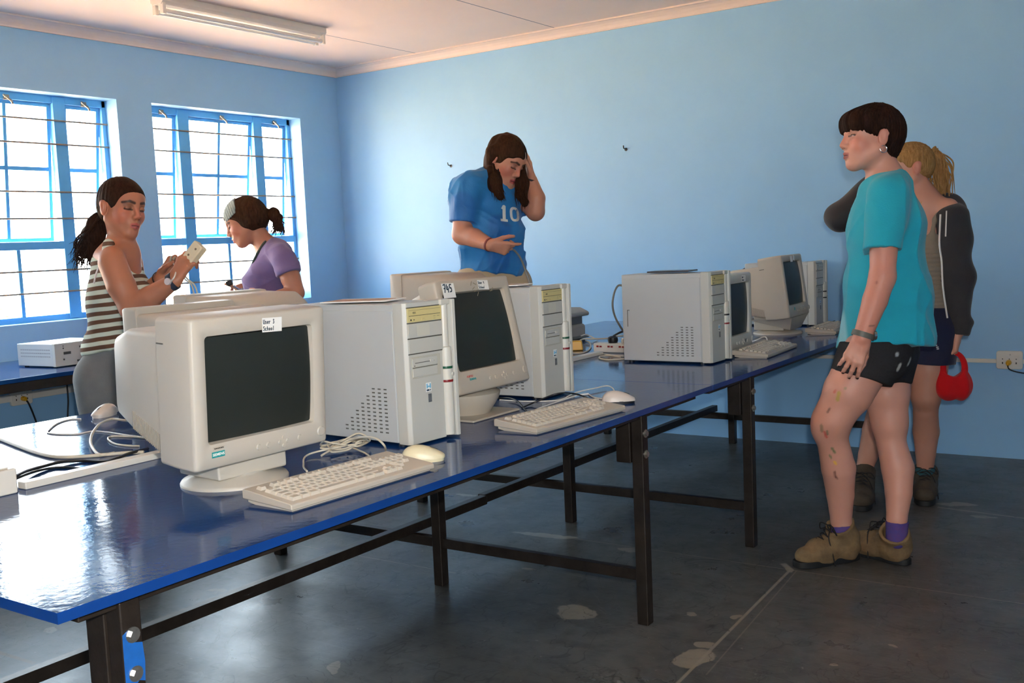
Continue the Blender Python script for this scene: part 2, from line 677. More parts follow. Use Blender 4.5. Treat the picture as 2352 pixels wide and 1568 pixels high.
# ------------------------------------------------------------------ steel windows
FILL_WINS = [(-7.80, -6.458), (-9.25, -7.908)]  # unseen windows added in the right wall to fill the room with light
wl = MB()
ys = [0.0]
for a, b_ in FILL_WINS:
    ys += [b_, a]
ys.append(RY)
for i in range(0, len(ys), 2):
    wl.b2((RX, ys[i + 1], 0), (RX + TH, ys[i], ZC))
for a, b_ in FILL_WINS:
    wl.b2((RX, a, 0), (RX + TH, b_, ZS))
    wl.b2((RX, a, ZH), (RX + TH, b_, ZC))
struct('wall_right', wl, WALL)


def window(n, y0, y1, tilt=(5, 6, 5), right=False):
    w = y1 - y0
    xf = -0.12
    fr = MB()
    t = 0.045
    d = 0.05
    # outer frame, mullions, transom
    c1, c2 = y0 + w * .217, y0 + w * .287
    c3, c4 = y0 + w * .724, y0 + w * .786
    zt0, zt1 = 1.392, 1.440
    fr.b2((xf - d, y0 - .01, ZS), (xf, y0 + .030, ZH)).b2((xf - d, y1 - .030, ZS), (xf, y1 + .01, ZH))
    fr.b2((xf - d, y0, ZS - .01), (xf, y1, ZS + .035)).b2((xf - d, y0, ZH - .045), (xf, y1, ZH + .01))
    fr.b2((xf - d + .003, c1, ZS + .004), (xf + .006, c2, ZH - .004)).b2((xf - d + .003, c3, ZS + .004), (xf + .006, c4, ZH - .004))
    fr.b2((xf - d + .005, y0 + .002, zt0), (xf + .003, y1 - .002, zt1))
    lights = [(y0 + .030, c1), (c2, c3), (c4, y1 - .030)]
    # fixed lower glazing bars
    gm = (c2 + c3) / 2
    fr.b2((xf - .03, gm - .012, ZS + .03), (xf - .006, gm + .012, zt0))
    o = struct('window_%d' % n, fr, FRAME, bevel=.003)
    o['label'] = 'blue painted steel window, %s' % ['nearest the room corner', 'second from the room corner', 'third from the room corner', 'first added unseen in the right wall to brighten the room', 'second added unseen in the right wall to brighten the room'][n - 1]
    # glass below
    g = MB()
    for a, b_ in [lights[0], (c2, gm - .012), (gm + .012, c3), lights[2]]:
        g.b2((xf - .022, a, ZS + .03), (xf - .018, b_, zt0))
    obj('pane', g, GLASS, o)
    # top hung sashes standing a little open at the bottom
    for k, (a, b_) in enumerate(lights):
        h = ZH - .045 - zt1
        s = MB()
        q = .022
        a2, b2_ = a + .003, b_ - .003
        s.b2((-.012, a2, -h), (.010, a2 + q, 0)).b2((-.012, b2_ - q, -h), (.010, b2_, 0))
        s.b2((-.012, a2, -q), (.010, b2_, 0)).b2((-.012, a2, -h), (.010, b2_, -h + q))
        zb = 1.884 - (ZH - .045)
        s.b2((-.010, a2, zb - .012), (.008, b2_, zb + .012))
        if k == 1:
            s.b2((-.010, (a + b_) / 2 - .011, -h), (.008, (a + b_) / 2 + .011, 0))
        so = obj('sash', s, FRAME, o, loc=(xf - .03, 0, ZH - .045), rot=(0, math.radians(tilt[k]), 0), bevel=.002)
        obj('pane', MB().b2((-.004, a2 + .01, -h + .01), (0, b2_ - .01, -.01)), GLASS, so)
        # stay handle at the head
        hd = MB()
        ym = (a + b_) / 2
        zz = ZH - .035
        hd.box((xf + .006, ym, zz), (.010, .035, .030)).cyl((xf + .012, ym - .01, zz), (xf + .030, ym - .014, zz - .004), .007)
        hd.bar((xf + .028, ym - .030, zz + .012), (xf + .030, ym + .016, zz - .022), .010, .012)
        hd.cyl((xf + .030, ym + .016, zz - .02), (xf + .034, ym + .022, zz - .042), .006)
        obj('stay_handle', hd, GALV, o, bevel=.002)
    # horizontal burglar bars on the inside
    for z in (2.177, 2.033, 1.741, 1.579, 1.262, 1.129):
        bb = MB().cyl((xf + .012, y0 + .005, z), (xf + .012, y1 - .005, z), .0056, n=8)
        obj('burglar_bar', bb, RUSTBAR, o)
    if right:
        o.rotation_euler = (0, 0, PI)
        o.location = (RX, y0 + y1, 0)
    return o


for i, (a, b_) in enumerate(WINS + FILL_WINS):
    rt = i >= len(WINS)
    window(i + 1, a, b_, [(5, 7, 5), (6, 5, 7), (0, 5, 0), (4, 4, 4), (4, 4, 4)][i], rt)
    # daylight sampling aid at the opening
    la = bpy.data.lights.new('window_daylight_%d' % (i + 1), 'AREA')
    la.shape = 'RECTANGLE'
    la.size = 1.36
    la.size_y = 1.38
    la.cycles.is_portal = True
    lo = bpy.data.objects.new('window_daylight_%d' % (i + 1), la)
    COL.objects.link(lo)
    lo.location = (RX + .205 if rt else -0.205, (a + b_) / 2, (ZS + ZH) / 2)
    lo.rotation_euler = Vector((-1 if rt else 1, 0, 0)).to_track_quat('-Z', 'Y').to_euler()
    la.size, la.size_y = 1.36, 1.38

# ------------------------------------------------------------------ outdoors
GROUND = M_('dry_sandy_ground', (226, 182, 142), 0.9, var=0.5, vscale=0.6, col2=(196, 172, 136))
gm_ = MB().b2((-60, -45, -0.5), (-0.25, 40, -0.35))
gm_.b2((RX + .25, -45, -0.5), (60, 40, -0.35))
struct('ground', gm_, GROUND)
LEAF = M_('dry_shrub_leaves', (150, 150, 90), 0.7, var=0.6, vscale=3, col2=(190, 170, 90))
BARK = M_('shrub_twigs', (110, 90, 65), 0.8)
for k, (bx, by, br, lab) in enumerate([(-7.5, -1.0, 1.0, 'dry yellow-green shrub outside the window nearest the corner'),
                                       (-8.5, 1.9, 1.25, 'dry yellow-green shrub outside the second window from the corner')]):
    t = thing('shrub', lab, 'shrub', (bx, by, -0.35))
    rr = np.random.default_rng(k + 3)
    tw = MB()
    lf = MB()
    for i in range(40):
        th, ph = rr.uniform(0, 2 * PI), rr.uniform(.35, 1.45)
        d = Vector((math.cos(th) * math.cos(ph), math.sin(th) * math.cos(ph), math.sin(ph))) * br * rr.uniform(.7, 1.1)
        tw.tube([(0, 0, 0), d * .5 + Vector(rr.normal(0, .05, 3)), d], .012, 5, taper=lambda u: 1 - .8 * u)
        for j in range(26):
            p = d * rr.uniform(.45, 1.05) + Vector(rr.normal(0, .12, 3))
            if p.z < .02:
                continue
            a = Vector(rr.normal(0, 1, 3)).normalized() * .05
            e = Vector(rr.normal(0, 1, 3)).normalized() * .025
            lf.add([p - a, p + e, p + a, p - e], [(0, 1, 2, 3)])
    obj('twigs', tw, BARK, t)
    obj('foliage', lf, LEAF, t, recalc=False)

# ------------------------------------------------------------------ fluorescent fitting, unlit
WHITEM = M_('white_enamel', (226, 218, 208), 0.35, var=0.1)
TUBEM = M_('fluorescent_tube_glass', (236, 232, 226), 0.18, spec=0.6)
t = thing('ceiling_light', 'unlit twin-tube fluorescent fitting on the pale ceiling', 'light fitting', (0.98, -1.79, ZC))
L2 = 0.63
bd = MB()
pf = [(-.055, 0), (.055, 0), (.055, -.035), (.035, -.052), (-.035, -.052), (-.055, -.035)]
bd.prism(pf, -L2, L2, fn=lambda a, z, y: (a, y, z))
obj('housing', bd, WHITEM, t, bevel=.003)
for sx_ in (-.032, .032):
    obj('fluorescent_tube', MB().cyl((sx_, -L2 + .03, -.085), (sx_, L2 - .03, -.085), .013, n=14), TUBEM, t)
    for sy in (-1, 1):
        obj('lamp_holder', MB().box((sx_, sy * (L2 - .015), -.072), (.030, .022, .062)), WHITEM, t, bevel=.004)

# nails left in the back wall
NAIL = M_('dark_nail_metal', (60, 58, 60), 0.4, 0.7)
for k, (px, py) in enumerate([(1036, 381), (1438, 343)]):
    p = on(px, py, 1, 0)
    n = MB().cyl((0, 0.01, 0), (0, -.035, .006), .0035, n=8).cyl((0, -.035, .006), (.004, -.045, .022), .0035, n=8).cyl((0, 0.001, 0), (0, -.003, 0), .011, n=12)
    o = obj('wall_hook', n, NAIL, loc=p)
    tag(o, ['small hook in the back wall left of the person in the blue 10 shirt', 'small hook in the back wall above the leftmost tower in the far row'][k], 'hook')
# ------------------------------------------------------------------ work tables
NAVY = M_('navy_gloss_paint', (17, 58, 116), 0.09, var=0.35, vscale=3.5, col2=(14, 42, 86), bump=0.07, bscale=55, spec=0.18, rvar=0.05)
EDGE = M_('blue_edge_paint', (13, 56, 124), 0.30, var=0.25, vscale=5)
STEEL = M_('rusty_black_steel', (58, 50, 44), 0.42, 0.5, var=0.7, vscale=14, col2=(30, 24, 20), bump=0.15, bscale=70)
BOLT = M_('zinc_bolt', (190, 188, 182), 0.3, 0.9, var=0.3, vscale=60)
BLUEP = M_('blue_paint_splash', (28, 92, 170), 0.35, var=0.4, vscale=40)
ZT = 0.75


def worktable(y0, y1, rows, label, near):
    t = thing('worktable', label, 'table', (3.32, (y0 + y1) / 2, 0), 0, 'long blue worktables')
    ox, oy = 3.32, (y0 + y1) / 2
    top = MB()
    x0, x1 = 2.372 - ox, 4.262 - ox
    a, b_ = y0 - oy + .0015, y1 - oy - .0015
    z0, z1 = ZT - .019, ZT
    vs = [(x0, a, z0), (x1, a, z0), (x1, b_, z0), (x0, b_, z0), (x0, a, z1), (x1, a, z1), (x1, b_, z1), (x0, b_, z1)]
    top.add(vs, [(4, 5, 6, 7)], 0)
    top.add(vs, [(0, 3, 2, 1), (0, 1, 5, 4), (1, 2, 6, 5), (2, 3, 7, 6), (3, 0, 4, 7)], 1)
    obj('tabletop', top, [NAVY, EDGE], t, recalc=False)
    fr = MB()
    zf = z0 - .013
    for xx in (x0 + .055, x1 - .055):
        fr.bar((xx, a + .06, zf), (xx, b_ - .06, zf), .026, .026)
    for yy in rows:
        fr.bar((x0 + .04, yy - oy, zf), (x1 - .04, yy - oy, zf), .026, .026)
    fr.bar((3.33 - ox, a + .06, zf), (3.33 - ox, b_ - .06, zf), .026, .026)
    obj('top_frame', fr, STEEL, t, bevel=.003)
    for yy in rows:
        for xx in (4.207, 3.330, 2.440):
            lg = MB().box((xx - ox, yy - oy, zf / 2), (.042, .042, zf - .03 + .03))
            lo = obj('leg', lg, STEEL, t, bevel=.004)
            if xx > 4:
                for zb in (.655, .585):
                    o = xx + .021 - ox
                    obj('bolt', MB().cyl((o - .004, yy - oy, zb), (o + .009, yy - oy, zb), .0095, n=6, smooth=False).cyl((o - .003, yy - oy, zb), (o + .003, yy - oy, zb), .014, n=16),
                        BOLT, lo)
                obj('bracket', MB().b2((xx - .078 - ox, yy - .024 - oy, .555), (xx - .024 - ox, yy + .018 - oy, zf - .012)), STEEL, t, bevel=.003)
        cr = MB().bar((2.46 - ox, yy + .005 - oy, .168), (4.19 - ox, yy + .005 - oy, .168), .030, .038)
        obj('cross_rail', cr, STEEL, t, bevel=.003)
    st = MB().bar((3.172 - ox, (rows[0] - .02 if near else y0 + .002) - oy, .206), (3.19 - ox, (y1 - .002 if near else rows[1] + .06) - oy, .206), .038, .038)
    obj('stretcher', st, STEEL, t, bevel=.003)
    if near:
        yb = rows[0] - oy
        sp = MB()
        x_ = 4.207 + .0215 - ox
        pg = [(-.020, .66), (-.004, .668), (.004, .640), (.018, .636), (.0205, .60), (.018, .566), (.006, .571), (-.006, .560), (-.0205, .566), (-.0205, .62)]
        sp.prism(pg, x_, x_ + .0006, fn=lambda a, z, x: (x, yb + a, z))
        obj('paint_splash', sp, BLUEP, t)
    return t


worktable(-5.240, -2.621, (-5.085, -3.115), 'near blue-topped worktable with a bare corner, under the monitor marked 3', True)
worktable(-2.619, -0.012, (-2.135, -0.155), 'far blue-topped worktable running to the back wall, beyond the seam', False)

# bench along the window wall
bt = thing('wall_bench', 'dark blue bench against the wall under the windows', 'bench', (0.47, -3.2, 0))
tp = MB()
tp.b2((-.462, -2.9, ZT - .022), (.462, 2.9, ZT))
obj('bench_top', tp, NAVY, bt, bevel=.003)
ap = MB()
ap.b2((.425, -2.88, ZT - .070), (.455, 2.88, ZT - .022)).b2((-.45, -2.88, ZT - .066), (-.42, 2.88, ZT - .022))
obj('edge_frame', ap, STEEL, bt, bevel=.003)
for yy in (-2.8, -.8, .9, 2.75):
    for xx in (.43, -.43):
        obj('leg', MB().box((xx, yy, (ZT - .07) / 2), (.042, .042, ZT - .07)), STEEL, bt, bevel=.004)
    obj('cross_rail', MB().bar((-.43, yy, .2), (.43, yy, .2), .03, .036), STEEL, bt, bevel=.003)

# ------------------------------------------------------------------ trunking, sockets
PVC = M_('white_pvc', (222, 218, 208), 0.35, var=0.15, vscale=5)
PVCD = M_('socket_recess_dark', (40, 36, 34), 0.5)
CREAM = M_('cream_plastic', (226, 216, 190), 0.4, var=0.1)
YEL = M_('yellow_plug', (222, 168, 30), 0.4, var=0.15)
BLK = M_('black_rubber', (20, 20, 22), 0.45)
BEIGE = M_('beige_cable', (205, 196, 176), 0.45, var=0.12, vscale=12)
WCAB = M_('white_cable', (226, 222, 214), 0.4)
GREYC = M_('grey_cable', (120, 118, 112), 0.45)

tk = MB()
tk.b2((-.018, -4.76, 0), (.018, -1.83, .018))
o = obj('cable_trunking', tk, PVC, loc=(3.345, 0, ZT), bevel=.003)
tag(o, 'white cable trunking strip down the middle of the blue worktables', 'trunking')
bx = thing('socket_box', 'white raised socket box at the near end of the table trunking', 'socket box', (3.345, -4.84, ZT))
b0 = MB().b2((-.045, -.075, 0), (.030, .055, .062))
obj('box_body', b0, PVC, bx, bevel=.005)
pl = MB().b2((-.034, -.06, .062), (.02, .04, .066))
obj('cover_plate', pl, PVC, bx, bevel=.002)

# wall trunking
o = obj('wall_trunking', MB().b2((0, -6.0, -.022), (.016, -.02, .022)), PVC, loc=(0.001, 0, .535), bevel=.002)
tag(o, 'white wall trunking below the bench on the window wall', 'trunking')
o = obj('wall_trunking', MB().b2((.2, -.016, -.011), (7.3, 0, .011)), PVC, loc=(0, -.001, .542), bevel=.002)
tag(o, 'white wall trunking along the back wall behind the standing people', 'trunking')


def socket(name, label, loc, rz, plug, cord_pts):
    """plate in the local XZ plane, facing -Y"""
    s = thing(name, label, 'socket', loc, rz)
    n = 8
    w, h, r = .066, .050, .014
    poly = []
    for cx_, cz_, a0 in ((w - r, h - r, 0), (-w + r, h - r, PI / 2), (-w + r, -h + r, PI), (w - r, -h + r, 1.5 * PI)):
        poly += [(cx_ + r * math.cos(a0 + PI / 2 * i / n), cz_ + r * math.sin(a0 + PI / 2 * i / n)) for i in range(n + 1)]
    obj('plate', MB().prism(poly, 0, -.022, fn=lambda a, z, y: (a, y, z)), PVC, s, bevel=.004)
    for dx in (-.034, .0, .034):
        obj('pin_hole', MB().box((dx, -.0222, -.016), (.006, .001, .010)), PVCD, s)
        obj('pin_hole', MB().cyl((dx, -.0215, .006), (dx, -.0226, .006), .003, n=8), PVCD, s)
    obj('rocker_switch', MB().box((.036, -.024, .020), (.024, .006, .012)), PVC, s, bevel=.002)
    if plug:
        obj('screw', MB().cyl((.004, -.022, .030), (.004, -.0235, .030), .004, n=10), BOLT, s)
    return s


s1 = socket('wall_socket', 'white socket with a yellow plug on the back wall at right', (4.882, -.001, .550), 0, True, None)
s2 = socket('wall_socket', 'white socket with a yellow plug under the bench on the window wall', (.001, -2.835, .537), PI / 2, True, None)


def plugcord(label, loc, rz, pts, r=.0035):
    p = thing('power_plug', label, 'plug', loc, rz)
    obj('plug_body', MB().cyl((0, -.004, 0), (0, -.030, -.002), .015, .013, n=14).cyl((0, -.03, -.002), (0, -.045, -.012), .008, .006, n=10), YEL, p, bevel=.002)
    obj('cord', MB().tube(spline(pts, 8), r, 8), BLK, p)
    return p


plugcord('yellow plug and black cord in the right-hand back wall socket', (4.880, -.023, .538), 0,
         [(0, -.04, -.01), (.01, -.055, -.03), (.05, -.05, -.045), (.12, -.035, -.055), (.3, -.03, -.06), (.5, -.02, -.05)])
plugcord('yellow plug and dark cord in the socket under the window bench', (.023, -2.832, .525), PI / 2,
         [(0, -.04, -.01), (.004, -.055, -.03), (.03, -.05, -.10), (.055, -.05, -.2), (.06, -.06, -.3), (.05, -.06, -.42), (.0, -.1, -.52)], .005)
o = obj('hanging_cable', MB().tube(spline([(0, 0, .70), (.004, .004, .5), (.0, -.004, .4), (-.005, -.02, .25), (0, -.03, .02)], 6), .005, 8), BLK, loc=(.04, -2.56, 0))
tag(o, 'dark cable hanging down the window wall behind the bench', 'cable')
# ------------------------------------------------------------------ computers
PLA = M_('aged_beige_plastic', (190, 184, 172), 0.45, var=0.16, vscale=3, col2=(176, 168, 155), bump=0.05, bscale=300)
PLAB = M_('warm_beige_plastic', (188, 179, 164), 0.45, var=0.2, vscale=3, col2=(170, 158, 142), bump=0.05, bscale=300)
PGR = M_('light_grey_case_plastic', (192, 192, 184), 0.42, var=0.12, vscale=3, col2=(180, 180, 170))
PMET = M_('painted_case_metal', (188, 191, 190), 0.36, var=0.08, vscale=2.5)
PLH = M_('light_plastic', (208, 206, 196), 0.35, var=0.08)
PYEL = M_('yellowed_drive_plastic', (214, 200, 140), 0.42, var=0.15, vscale=6)
PSH = M_('shadow_gap', (70, 68, 62), 0.6)
DARK = M_('dark_slot', (22, 22, 22), 0.5)
VENT = M_('vent_slot', (92, 90, 84), 0.6)
SCRN = M_('crt_glass', (42, 46, 43), 0.30, var=0.05, spec=0.22)
PAPER = M_('paper_label', (236, 236, 232), 0.6)
INK = M_('blue_black_ink', (30, 60, 80), 0.5)
TEAL = M_('teal_badge', (30, 150, 150), 0.4)
REDB = M_('red_mark', (190, 50, 56), 0.4)
GREENR = M_('green_ring', (20, 84, 58), 0.35)
REDR = M_('dark_red_ring', (130, 24, 30), 0.35)
STK = M_('grey_sticker', (110, 116, 120), 0.4, var=0.6, vscale=90, col2=(60, 64, 70))
SKYB = M_('pale_blue_sticker', (120, 185, 215), 0.4)


def rrect(w, h, r, n=5):
    poly = []
    for cx_, cz_, a0 in ((w / 2 - r, h / 2 - r, 0), (-w / 2 + r, h / 2 - r, PI / 2), (-w / 2 + r, -h / 2 + r, PI), (w / 2 - r, -h / 2 + r, 1.5 * PI)):
        poly += [(cx_ + r * math.cos(a0 + PI / 2 * i / n), cz_ + r * math.sin(a0 + PI / 2 * i / n)) for i in range(n + 1)]
    return poly


def facing(mb):
    """map a mesh drawn in XY onto the plane x = const, facing +X (right = +Y)"""
    return [Vector((z, x, y)) for x, y, z in mb.v]


def stick(parent, name, mb, mats, y, z, x, tilt=None):
    m = MB()
    m.join(mb)
    m.v = [(c + x, a + y, b + z) for a, b, c in m.v]
    return obj(name, m, mats, parent)


def crt(name, label, x, y, yaw, zb, tilt, w, h, sw, sh, so, style, group=None, screen=True, mat=None, marks=None, rd=.30, detail=True):
    """x,y,yaw,zb: bottom centre of the front bezel. local frame: +X front, +Y viewer's right"""
    P0 = mat or PLA
    t = thing(name, label, 'monitor', (x, y, ZT), yaw, group)
    z0 = zb - ZT
    ct, st_ = math.cos(tilt), math.sin(tilt)

    def tl(v):  # tilt the head about the bottom front edge (top goes back)
        return Vector((v[0] * ct - v[2] * st_, v[1], v[0] * st_ + v[2] * ct + z0))

    # ---- bezel ring: outer loft from the front face backwards, hole for the tube
    rd0 = .13 if style == 'ring' else .07
    flat = style in ('flat', 'flush')
    bu = .15 if style == 'flush' else 1.0
    style = 'dome' if flat else style
    bz = MB()
    n = 5
    def ring(dx, ww, hh, r, zc=None, bulge=0.0):
        zc = h / 2 if zc is None else zc
        pts = []
        for a, b_ in rrect(ww, hh, r, n):
            bb = b_
            if b_ > 0 and bulge:
                bb = b_ + bulge * (1 - (a / (ww / 2)) ** 2)
            pts.append(tl((dx, a, zc + bb)))
        return pts
    zs = so + sh / 2
    R_ = .008
    outer = [ring(-rd0 + .004, w - .07, h - .08, .012), ring(-rd0, w - .006, h - .004, .012, bulge=.012 * bu), ring(-rd0 * .55, w + .002, h, .010, bulge=.012 * bu), ring(-.012, w, h, R_, bulge=.010 * bu), ring(-.003, w - .004, h - .004, R_, bulge=.009 * bu),
             ring(0, w - .012, h - .012, R_, bulge=.008 * bu), ring(.001, sw + .030, sh + .030, .012, zs), ring(-.004, sw + .006, sh + .006, .010, zs), ring(-.020, sw - .002, sh - .002, .008, zs)]
    bz.loft(outer, cap=False, smooth=True)
    bo = obj('bezel', bz, P0, t, ang=50)
    # ---- tube face
    if screen:
        g = MB()
        nx, ny = 14, 10
        vs = []
        for j in range(ny + 1):
            for i in range(nx + 1):
                u, v_ = 2 * i / nx - 1, 2 * j / ny - 1
                vs.append(tl((-.004 - .013 * (u * u + v_ * v_) / 2, u * (sw / 2 - .001), zs + v_ * (sh / 2 - .001))))
        fs = [(j * (nx + 1) + i, j * (nx + 1) + i + 1, (j + 1) * (nx + 1) + i + 1, (j + 1) * (nx + 1) + i) for j in range(ny) for i in range(nx)]
        g.add(vs, fs, 0, True)
        obj('screen', g, SCRN, t, ang=80)
    # ---- rear housing
    rh = MB()
    if style == 'ring':
        k = [(-rd0 + .012, w - .044, h - .056, .012, h / 2 - .012), (-rd0 - .02, w - .046, h - .058, .012, h / 2 - .012), (-rd, w * .86, h * .70, .015, h / 2 + .012), (-rd - .10, w * .70, h * .58, .02, h / 2 + .006),
             (-rd - .115, w * .66, h * .52, .02, h / 2 + .006)]
        if rd < .26:
            k = k[:2] + [(-rd, w * .93, h * .86, .015, h / 2 - .004), (-rd - .14, w * .74, h * .64, .02, h / 2 + .01), (-rd - .155, w * .70, h * .58, .02, h / 2 + .01)]
    else:
        k = [(-rd0 + .012, w - .012, h - .03, .014, h / 2 - .006), (-rd0 - .06, w - .03, h - .05, .03, h / 2 - .004), (-rd0 - .16, w * .80, h * .76, .05, h / 2 - .008), (-rd - .06, w * .62, h * .58, .06, h / 2 - .02), (-rd - .08, w * .56, h * .52, .06, h / 2 - .02)]
    if flat:
        k = [(-rd0 + .012, w - .014, h - .03, .014, h / 2 - .006), (-rd0 - .08, w - .03, h - .044, .03, h / 2 + .002), (-rd0 - .22, w * .86, h * .84, .05, h * .5 + .018), (-rd - .06, w * .72, h * .68, .06, h * .5 + .024), (-rd - .08, w * .66, h * .6, .06, h * .5 + .02)]
    if bu < 1:
        k = [(-rd0 + .012, w - .010, h - .010, .012, h / 2 - .002), (-rd0 - .10, w - .03, h - .022, .03, h / 2 + .002), (-rd0 - .22, w * .88, h * .86, .05, h * .5 + .018), (-rd - .06, w * .74, h * .70, .06, h * .5 + .026), (-rd - .08, w * .68, h * .62, .06, h * .5 + .02)]
    rh.loft([ring(*q) for q in k], True, 0, True)
    ro = obj('rear_housing', rh, P0, t, ang=30)
    # vent ribs along the lower side edge and on the back of the top
    if detail:
        vbs = {-1: MB(), 1: MB()}
        for i in range(22):
            dx = -rd0 - .012 - i * (rd - rd0 - .018) / 22
            f = min(1, (-dx - rd0 - .02) / max(.01, rd - rd0 - .02))
            hw = (w - .046) * (1 - f) / 2 + w * (.86 if rd >= .26 else .93) * f / 2
            zz = (h / 2 - .012 - (h - .052) / 2) * (1 - f) + (h / 2 + .012 - h * (.35 if rd >= .26 else .43)) * f
            for sgn in (-1, 1):
                p, q = tl((dx, sgn * (hw + .0003), zz + .006)), tl((dx, sgn * (hw + .0003), zz + .050))
                vbs[sgn].bar(p, q, .0026, .0016, up=(1, 0, 0))
        for vb in vbs.values():
            obj('vent_ribs', vb, M_('vent_rib_plastic', (150, 144, 132), .5), ro)
        sl = MB()
        if style == 'ring':
            for sgn in (-1, 1):
                for dz in (h - .060,):
                    p, q = tl((-rd0 + .004, sgn * (w / 2 - .001), dz)), tl((-rd0 + .030, sgn * (w / 2 + .0008), dz))
                    sl.bar(p, q, .002, .0030)
            obj('ring_slot', sl, VENT, bo)
    # ---- stand
    cx_ = -rd * .5
    nk = MB()
    if style == 'ring' or style == 'small':
        r = .131 if style == 'ring' else .125
        nk.lathe([(r, .0), (r, .004), (r - .004, .010), (r - .05, .020), (.075, .026), (.07, .030)], (cx_ + .02, 0, 0), 48)
        obj('base_disc', nk, P0, t, ang=45)
        pk = MB()
        a0, zt = .085, max(.03, z0 + .012)
        pk.prism([(cx_ - a0, -a0), (cx_ + .085, -.10), (cx_ + .10, .10), (cx_ - a0, a0)], .022, zt + (.03 if tilt > .05 else .01))
        obj('swivel_neck', pk, P0, t, bevel=.006)
        if tilt > .05:
            lp = MB()
            lp.add([tl((0.0, -w * .42, .001)), tl((0.0, w * .42, .001)), (cx_ + .12, .10, .026), (cx_ + .12, -.10, .026), tl((-.26, -w * .3, .02)), tl((-.26, w * .3, .02))], [(0, 1, 2, 3), (3, 2, 5, 4), (0, 3, 4), (1, 5, 2)], 0)
            obj('underside_skirt', lp, P0, t)
    elif style == 'dome':
        q = .128
        nk.prism([(cx_ + q + .02, -q), (cx_ + q + .02, q), (cx_ - q, q), (cx_ - q, -q)], 0, .008)
        obj('base_plate', nk, P0, t, bevel=.004)
        dm = MB()
        zk = max(.8, (z0 - .006) / .072)
        dm.lathe([(.080, .008), (.084, .014), (.100, .030 * zk), (.112, .046 * zk), (.116, .060 * zk), (.09, .070 * zk)], (cx_ + .02, 0, 0), 40)
        obj('swivel_neck', dm, P0, t, ang=50)
    # ---- front controls
    if detail and screen:
        zc_ = so * .46
        for yy, r in ((-.03, .0075), (.0, .0075), (.10, .0075), (.172 if style == 'ring' else .165, .013)):
            pr_ = [tl((.0008, yy + w * .02 + r * math.cos(2 * PI * i / 20), zc_ + (0 if r < .01 else .004) + r * math.sin(2 * PI * i / 20))) for i in range(20)]
            pf_ = [tl((.0035, yy + w * .02 + r * .8 * math.cos(2 * PI * i / 20), zc_ + (0 if r < .01 else .004) + r * .8 * math.sin(2 * PI * i / 20))) for i in range(20)]
            obj('control_button', MB().loft([pr_, pf_], True, 0, True), P0, t)
        for dy, dz in ((.012, 0), (-.012, 0), (0, .010), (0, -.010)):
            r = .0055
            pr_ = [tl((.0008, .048 + w * .02 + dy + r * math.cos(2 * PI * i / 12), zc_ + dz + r * math.sin(2 * PI * i / 12))) for i in range(12)]
            pf_ = [tl((.003, .048 + w * .02 + dy + r * .8 * math.cos(2 * PI * i / 12), zc_ + dz + r * .8 * math.sin(2 * PI * i / 12))) for i in range(12)]
            obj('control_button', MB().loft([pr_, pf_], True, 0, True), P0, t)

    def front(nm, mb, mats, yy, zz, lift=.0012, turn=0.0):
        m = MB().join(mb)
        c_, s_ = math.cos(turn), math.sin(turn)
        m.v = [tuple(tl((p[2] + lift, yy + p[0] * c_ - p[1] * s_, zz + p[0] * s_ + p[1] * c_))) for p in m.v]
        return obj(nm, m, mats, t)

    t['h'] = h
    if marks:
        marks(front, w, h, so)
    del t['h']
    return t


def user_label(front, y, z, turn=-.03, num='3', sc=1.0):
    m = MB().box((0, 0, 0), (.060 * sc, .034 * sc, .0006))
    tx = MB().join(hand_mb('User ' + num, .0095 * sc, .0016 * sc), Matrix.Translation((-.027 * sc, .003 * sc, .0005)))
    tx.join(hand_mb('School', .0095 * sc, .0016 * sc), Matrix.Translation((-.027 * sc, -.013 * sc, .0005)))
    m.join(tx, None, 1)
    front('paper_label', m, [PAPER, INK], y, z, .0035, turn)


def marks1(front, w, h, so):
    user_label(front, .028, h - .030)
    m = MB().box((0, 0, 0), (.036, .0135, .0008))
    m.join(text_mb('SIEMENS', .0088, .0005, bold=True), Matrix.Translation((0, 0, .0008)), 1)
    front('maker_badge', m, [TEAL, PAPER], -w / 2 + .062, .034, .0022)
    d = MB().box((0, 0, 0), (.032, .007, .0005))
    for i in range(6):
        d.box((-.011 + i * .0044, 0, .0005), (.003, .0026, .0004), None, 1)
    front('model_plate', d, [PLAB, DARK], -w / 2 + .064, .048, .0018)


def marks2(front, w, h, so):
    m = MB().box((0, 0, 0), (.060, .046, .0006))
    m.join(hand_mb('745', .024, .0038), Matrix.Translation((-.024, -.005, .0006)), 1)
    front('paper_label', m, [PAPER, INK], -w / 2 + .058, h - .034, .004, -.02)
    user_label(front, .045, h - .026, -.06, '9', .92)
    sc_ = MB()
    for i, (a, b_, c_) in enumerate(((-.005, -.010, .5), (.006, .004, -.4), (0, -.020, .2), (.012, -.03, .9), (-.012, .006, 1.0), (.085, -.024, .1), (.092, -.018, .6))):
        sc_.box((a, b_, 0), (.016, .0022, .0005), Matrix.Rotation(c_, 3, 'Z'))
    front('tape_residue', sc_, M_('tape_residue', (150, 138, 112), .6), -.005, h - .024, .004)
    m = MB().join(text_mb('FUJITSU', .0088, .0006, shear=.2), None, 0)
    m.join(text_mb('SIEMENS', .0088, .0006, bold=True), Matrix.Translation((.012, -.010, 0)), 1)
    front('maker_badge', m, [REDB, TEAL], -w / 2 + .070, .052, .0022)


def marks3(front, w, h, so):
    user_label(front, .07, h - .024, 0, '5', .8)
    m = MB().box((0, 0, 0), (.018, .014, .001))
    front('maker_badge', m, [STK], .085, .035, .002)


